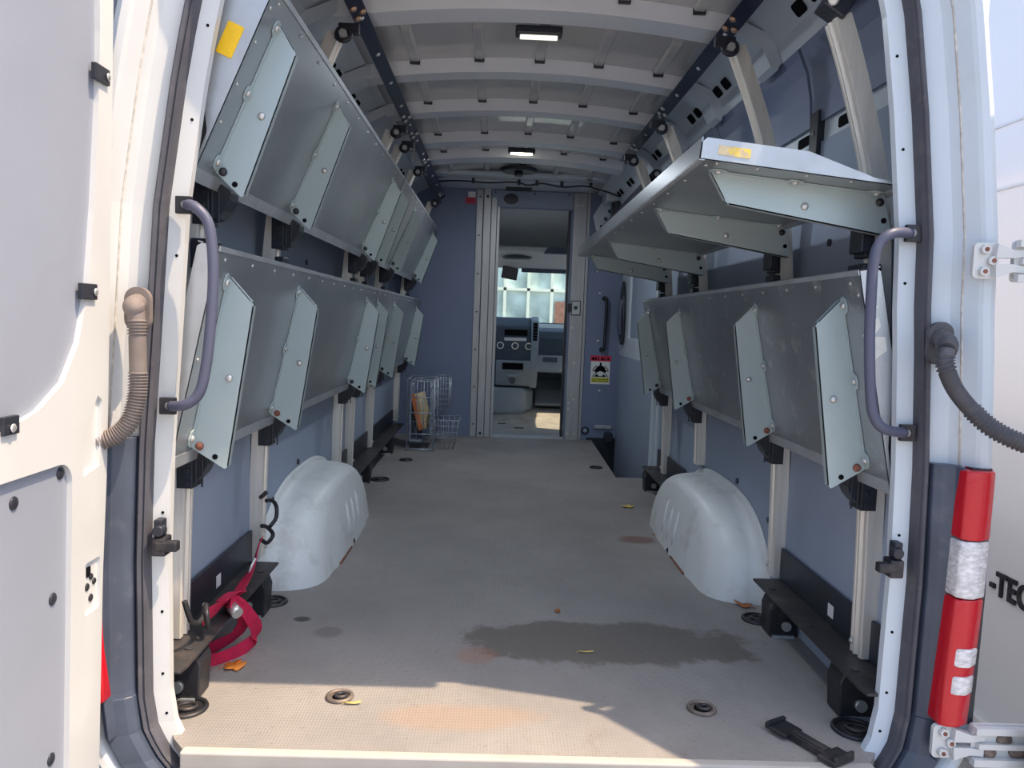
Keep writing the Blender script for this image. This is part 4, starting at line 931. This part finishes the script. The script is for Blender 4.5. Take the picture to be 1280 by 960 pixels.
for x in (-.055, .085, .215):
    q = MB(); q.cyl((x, 5.60, .70), (x, 5.575, .70), .027, .022, n=18); q.cyl((x, 5.605, .70), (x, 5.592, .70), .034, n=18, m=1); q.build('knob', [DASHD, BOLT], db)
q = MB(); q.prism(rrect(.252, .295, .755, .925, .01), None, .01, XZ(5.574)); 
for i in range(5): q.b2(.256, .292, 5.566, 5.575, .775+i*.03, .781+i*.03, m=1)
q.build('vent', [HOLE, DASHD], db)
q = MB(); q.b2(-.03, .17, 5.575, 5.61, .475, .535); q.build('cubby', HOLE, db, bevel=.004)
q = MB(); q.b2(.02, .12, 5.605, 5.63, .40, .43); q.cyl((.07, 5.66, .36), (.07, 5.635, .365), .03, n=16, m=1); q.build('ashtray', [DASHL, BLK], db)
pl = MB(); pl.prism([(-.35, 6.24), (-.35, 5.75), (-.10, 5.62), (.20, 5.68), (.285, 5.85), (.285, 6.24)], None, .26, XY(.03)); tag(pl.build('console_plinth', DASHL, origin=(0, 6, .03), bevel=.05, seg=4), 'rounded grey plinth on the cab floor under the centre console', 'console')
mt = MB(); mt.prism([(.31, 5.85), (.80, 5.85), (.80, 6.24), (.31, 6.24)], None, .03, lambda a, b, c: Vector((a, b, .10+(b-5.85)*.55+c))); tag(mt.build('toe_board', mat('grey_toeboard', (.22, .24, .26), .7), origin=(.5, 6, .1), bevel=.01), 'grey toe board on the passenger side of the cab floor', 'toe board')
oc = thing('overhead_console', (.25, 5.6, 1.5), 'grey overhead console with a dark oval recess above the windscreen', 'console')
q = MB(); q.prism([(5.15, 1.56), (5.15, 1.60), (5.55, 1.62), (5.72, 1.48), (5.60, 1.435)], None, 1.5, YZ(-.75)); q.build('shelf_body', HEADL, oc, bevel=.03, seg=3)
q = MB(); q.cyl((.065, 5.33, 1.518), (.065, 5.33, 1.500), .14, .12, n=24); 
for v in q.v: v.y = 5.33+(v.y-5.33)*.7
q.build('oval_recess', DASHD, oc)
q = MB(); q.prism([(.30, 1.545), (.75, 1.545), (.75, 1.60), (.34, 1.605)], None, .2, XZ(5.14)); q.build('shelf_opening', DASHD, oc, bevel=.01)
sv = MB(); sv.box((.38, 5.60, 1.425), (.52, .02, .05), Matrix.Rotation(.3, 3, 'X')); sv.build('sun_visor', DASHD, oc, bevel=.008)
mr = thing('mirror_screen', (.01, 5.55, 1.39), 'small dark screen hanging on an arm at the top of the windscreen', 'mirror')
q = MB(); q.box((.01, 5.55, 1.385), (.15, .025, .115), Matrix.Rotation(.16, 3, 'Y')); q.build('screen', BLK, mr, bevel=.008)
q = MB(); q.tube([(.01, 5.56, 1.43), (-.02, 5.6, 1.47), (-.02, 5.62, 1.50)], .01, 8); q.build('arm', BLK, mr)

# ------------------------------------------------------------------ outside: shop front ahead, ground, parked white van
fc = thing('shop_front', (1, 14, -.65), 'cream-framed glazed shop front seen through the windscreen', 'shop front')
q = MB(); q.b2(-4, 3, 14.10, 14.12, -.65, 3.2); q.build('glazing', PANE, fc)
q = MB()
for i in range(15): q.b2(-4+i*.48+.20-.03, -4+i*.48+.20+.03, 14.0, 14.1, -.65, 3.2)
for z in (-.6, .45, 1.58, 2.6, 3.2): q.b2(-4, 3.0, 14.0, 14.1, z-.03, z+.03)
q.build('mullions', CREAM, fc)
q = MB(); q.b2(1.08, 1.9, 14.03, 14.08, .75, 1.36); q.b2(3.0, 6, 13.98, 14.3, -.65, 3.4); q.b2(-6, -4, 13.98, 14.3, -.65, 3.4); q.b2(-6, 6, 13.98, 14.3, 3.2, 5); q.build('brickwork', BRICK, fc)
gr = MB(); gr.b2(-30, 30, -30, 30, -.70, -.66); struct(gr.build('ground', ASPH))
pv_ = thing('parked_van', (1.9, 1.2, -.65), 'white van parked close alongside with dark raised badge letters on its flank', 'van')
q = MB(); PRV = [(1.76, -.56), (1.75, -.20), (1.745, .30), (1.755, .75), (1.775, 1.05), (1.79, 1.45), (1.81, 1.9), (1.825, 2.35), (1.95, 2.6), (2.5, 2.66), (3.3, 2.62), (3.6, 1.9), (3.7, .5), (3.65, -.56)]
q.sweep([((0, y, 0), (1, 0, 0), (0, 0, 1)) for y in (-.55, -.5, 1.5, 3.5, 5.5)], PRV, smooth=False); q.build('body', GLOSSW, pv_, bevel=.02, seg=3)
q = MB(); q.b2(1.78, 3.60, -.50, 5.45, -.62, -.50); q.build('sill', BUMP, pv_)
q = MB(); q.b2(1.735, 1.76, -.5, 5.4, -.50, -.46); q.build('rub_strip', WHITE, pv_, bevel=.006)
q = MB()
for z, x in ((1.745, 1.803), (1.50, 1.792)): q.b2(x-.006, x+.006, -.5, 5.4, z-.004, z+.004)
q.build('roof_crease', FRAMEW, pv_)
for y in (-.1, 4.2):
    q = MB(); q.cyl((1.765, y, -.33), (2.02, y, -.33), .33, n=32); q.build('wheel', BUMP, pv_)
cu = bpy.data.curves.new('badge', 'FONT'); cu.body = '-TEC'; cu.size = .118; cu.extrude = .004; cu.space_character = 1.08; cu.offset = .003
tmp = bpy.data.objects.new('tmp', cu); C.objects.link(tmp); dg = bpy.context.evaluated_depsgraph_get(); me = bpy.data.meshes.new_from_object(tmp.evaluated_get(dg)); bpy.data.objects.remove(tmp)
me.materials.clear(); me.materials.append(BLKS)
bo = bpy.data.objects.new('badge_lettering', me); C.objects.link(bo); bo.parent = pv_
bo.rotation_euler = Matrix(((0, 0, -1), (-1, 0, 0), (0, 1, 0))).to_euler()
bo.scale = (.80, 1, 1); bo.location = Vector((1.742, .955, .02))-pv_.location

# ------------------------------------------------------------------ light
w = bpy.data.worlds.new('sky'); S.world = w; w.use_nodes = True
n = w.node_tree.nodes; l = w.node_tree.links; bg = n['Background']
sk_ = n.new('ShaderNodeTexSky'); sk_.sky_type = 'NISHITA'; sk_.sun_disc = False; sk_.sun_elevation = math.radians(64); sk_.sun_rotation = math.radians(113)
sk_.air_density = 1.0; sk_.dust_density = 2.5; sk_.ozone_density = 1.0
l.new(sk_.outputs[0], bg.inputs[0]); bg.inputs[1].default_value = .30
sl = bpy.data.lights.new('sun', 'SUN'); sl.energy = 5.6; sl.angle = math.radians(.55); sl.color = (1., .785, .55)
so = bpy.data.objects.new('sun', sl); C.objects.link(so)
cot, phi = .51, math.radians(69)
sd_ = Vector((cot*math.sin(phi), -cot*math.cos(phi), 1)).normalized()
so.rotation_euler = sd_.to_track_quat('Z', 'Y').to_euler()
for nm, loc, e in (('dome_lamp', (.02, 1.045, 1.915), 5), ('dome_lamp_front', (.02, 3.02, 1.935), 8)):
    a = bpy.data.lights.new(nm, 'AREA'); a.energy = e; a.size = .14; a.color = (.84, .92, 1); a.shape = 'RECTANGLE'; a.size_y = .05
    o = bpy.data.objects.new(nm, a); C.objects.link(o); o.location = loc
vs_ = S.view_settings; vs_.view_transform = 'Standard'; vs_.look = 'None'; vs_.exposure = 0.20; vs_.gamma = 1; vs_.use_curve_mapping = False

# ------------------------------------------------------------------ group phrases for repeated things
GROUPS = {'upright_channel': 'aluminium uprights along both walls', 'tie_down_cup': 'tie-down rings in the load floor', 'floor_rail': 'black rails along the wall foot', 'wheel_arch': 'wheel arch covers',
          'ceiling_rail': 'black rails under the roof', 'grab_handle': 'doorway grab handles', 'latch_striker': 'door latch strikers', 'wiring_hose': 'door wiring hoses', 'tail_lamp': 'tail lamps', 'dome_light': 'ceiling lights', 'floor_clip': 'clips on the cab mat'}
for o in C.objects:
    g = GROUPS.get(o.name.split('.')[0])
    if g and 'category' in o: o['group'] = g
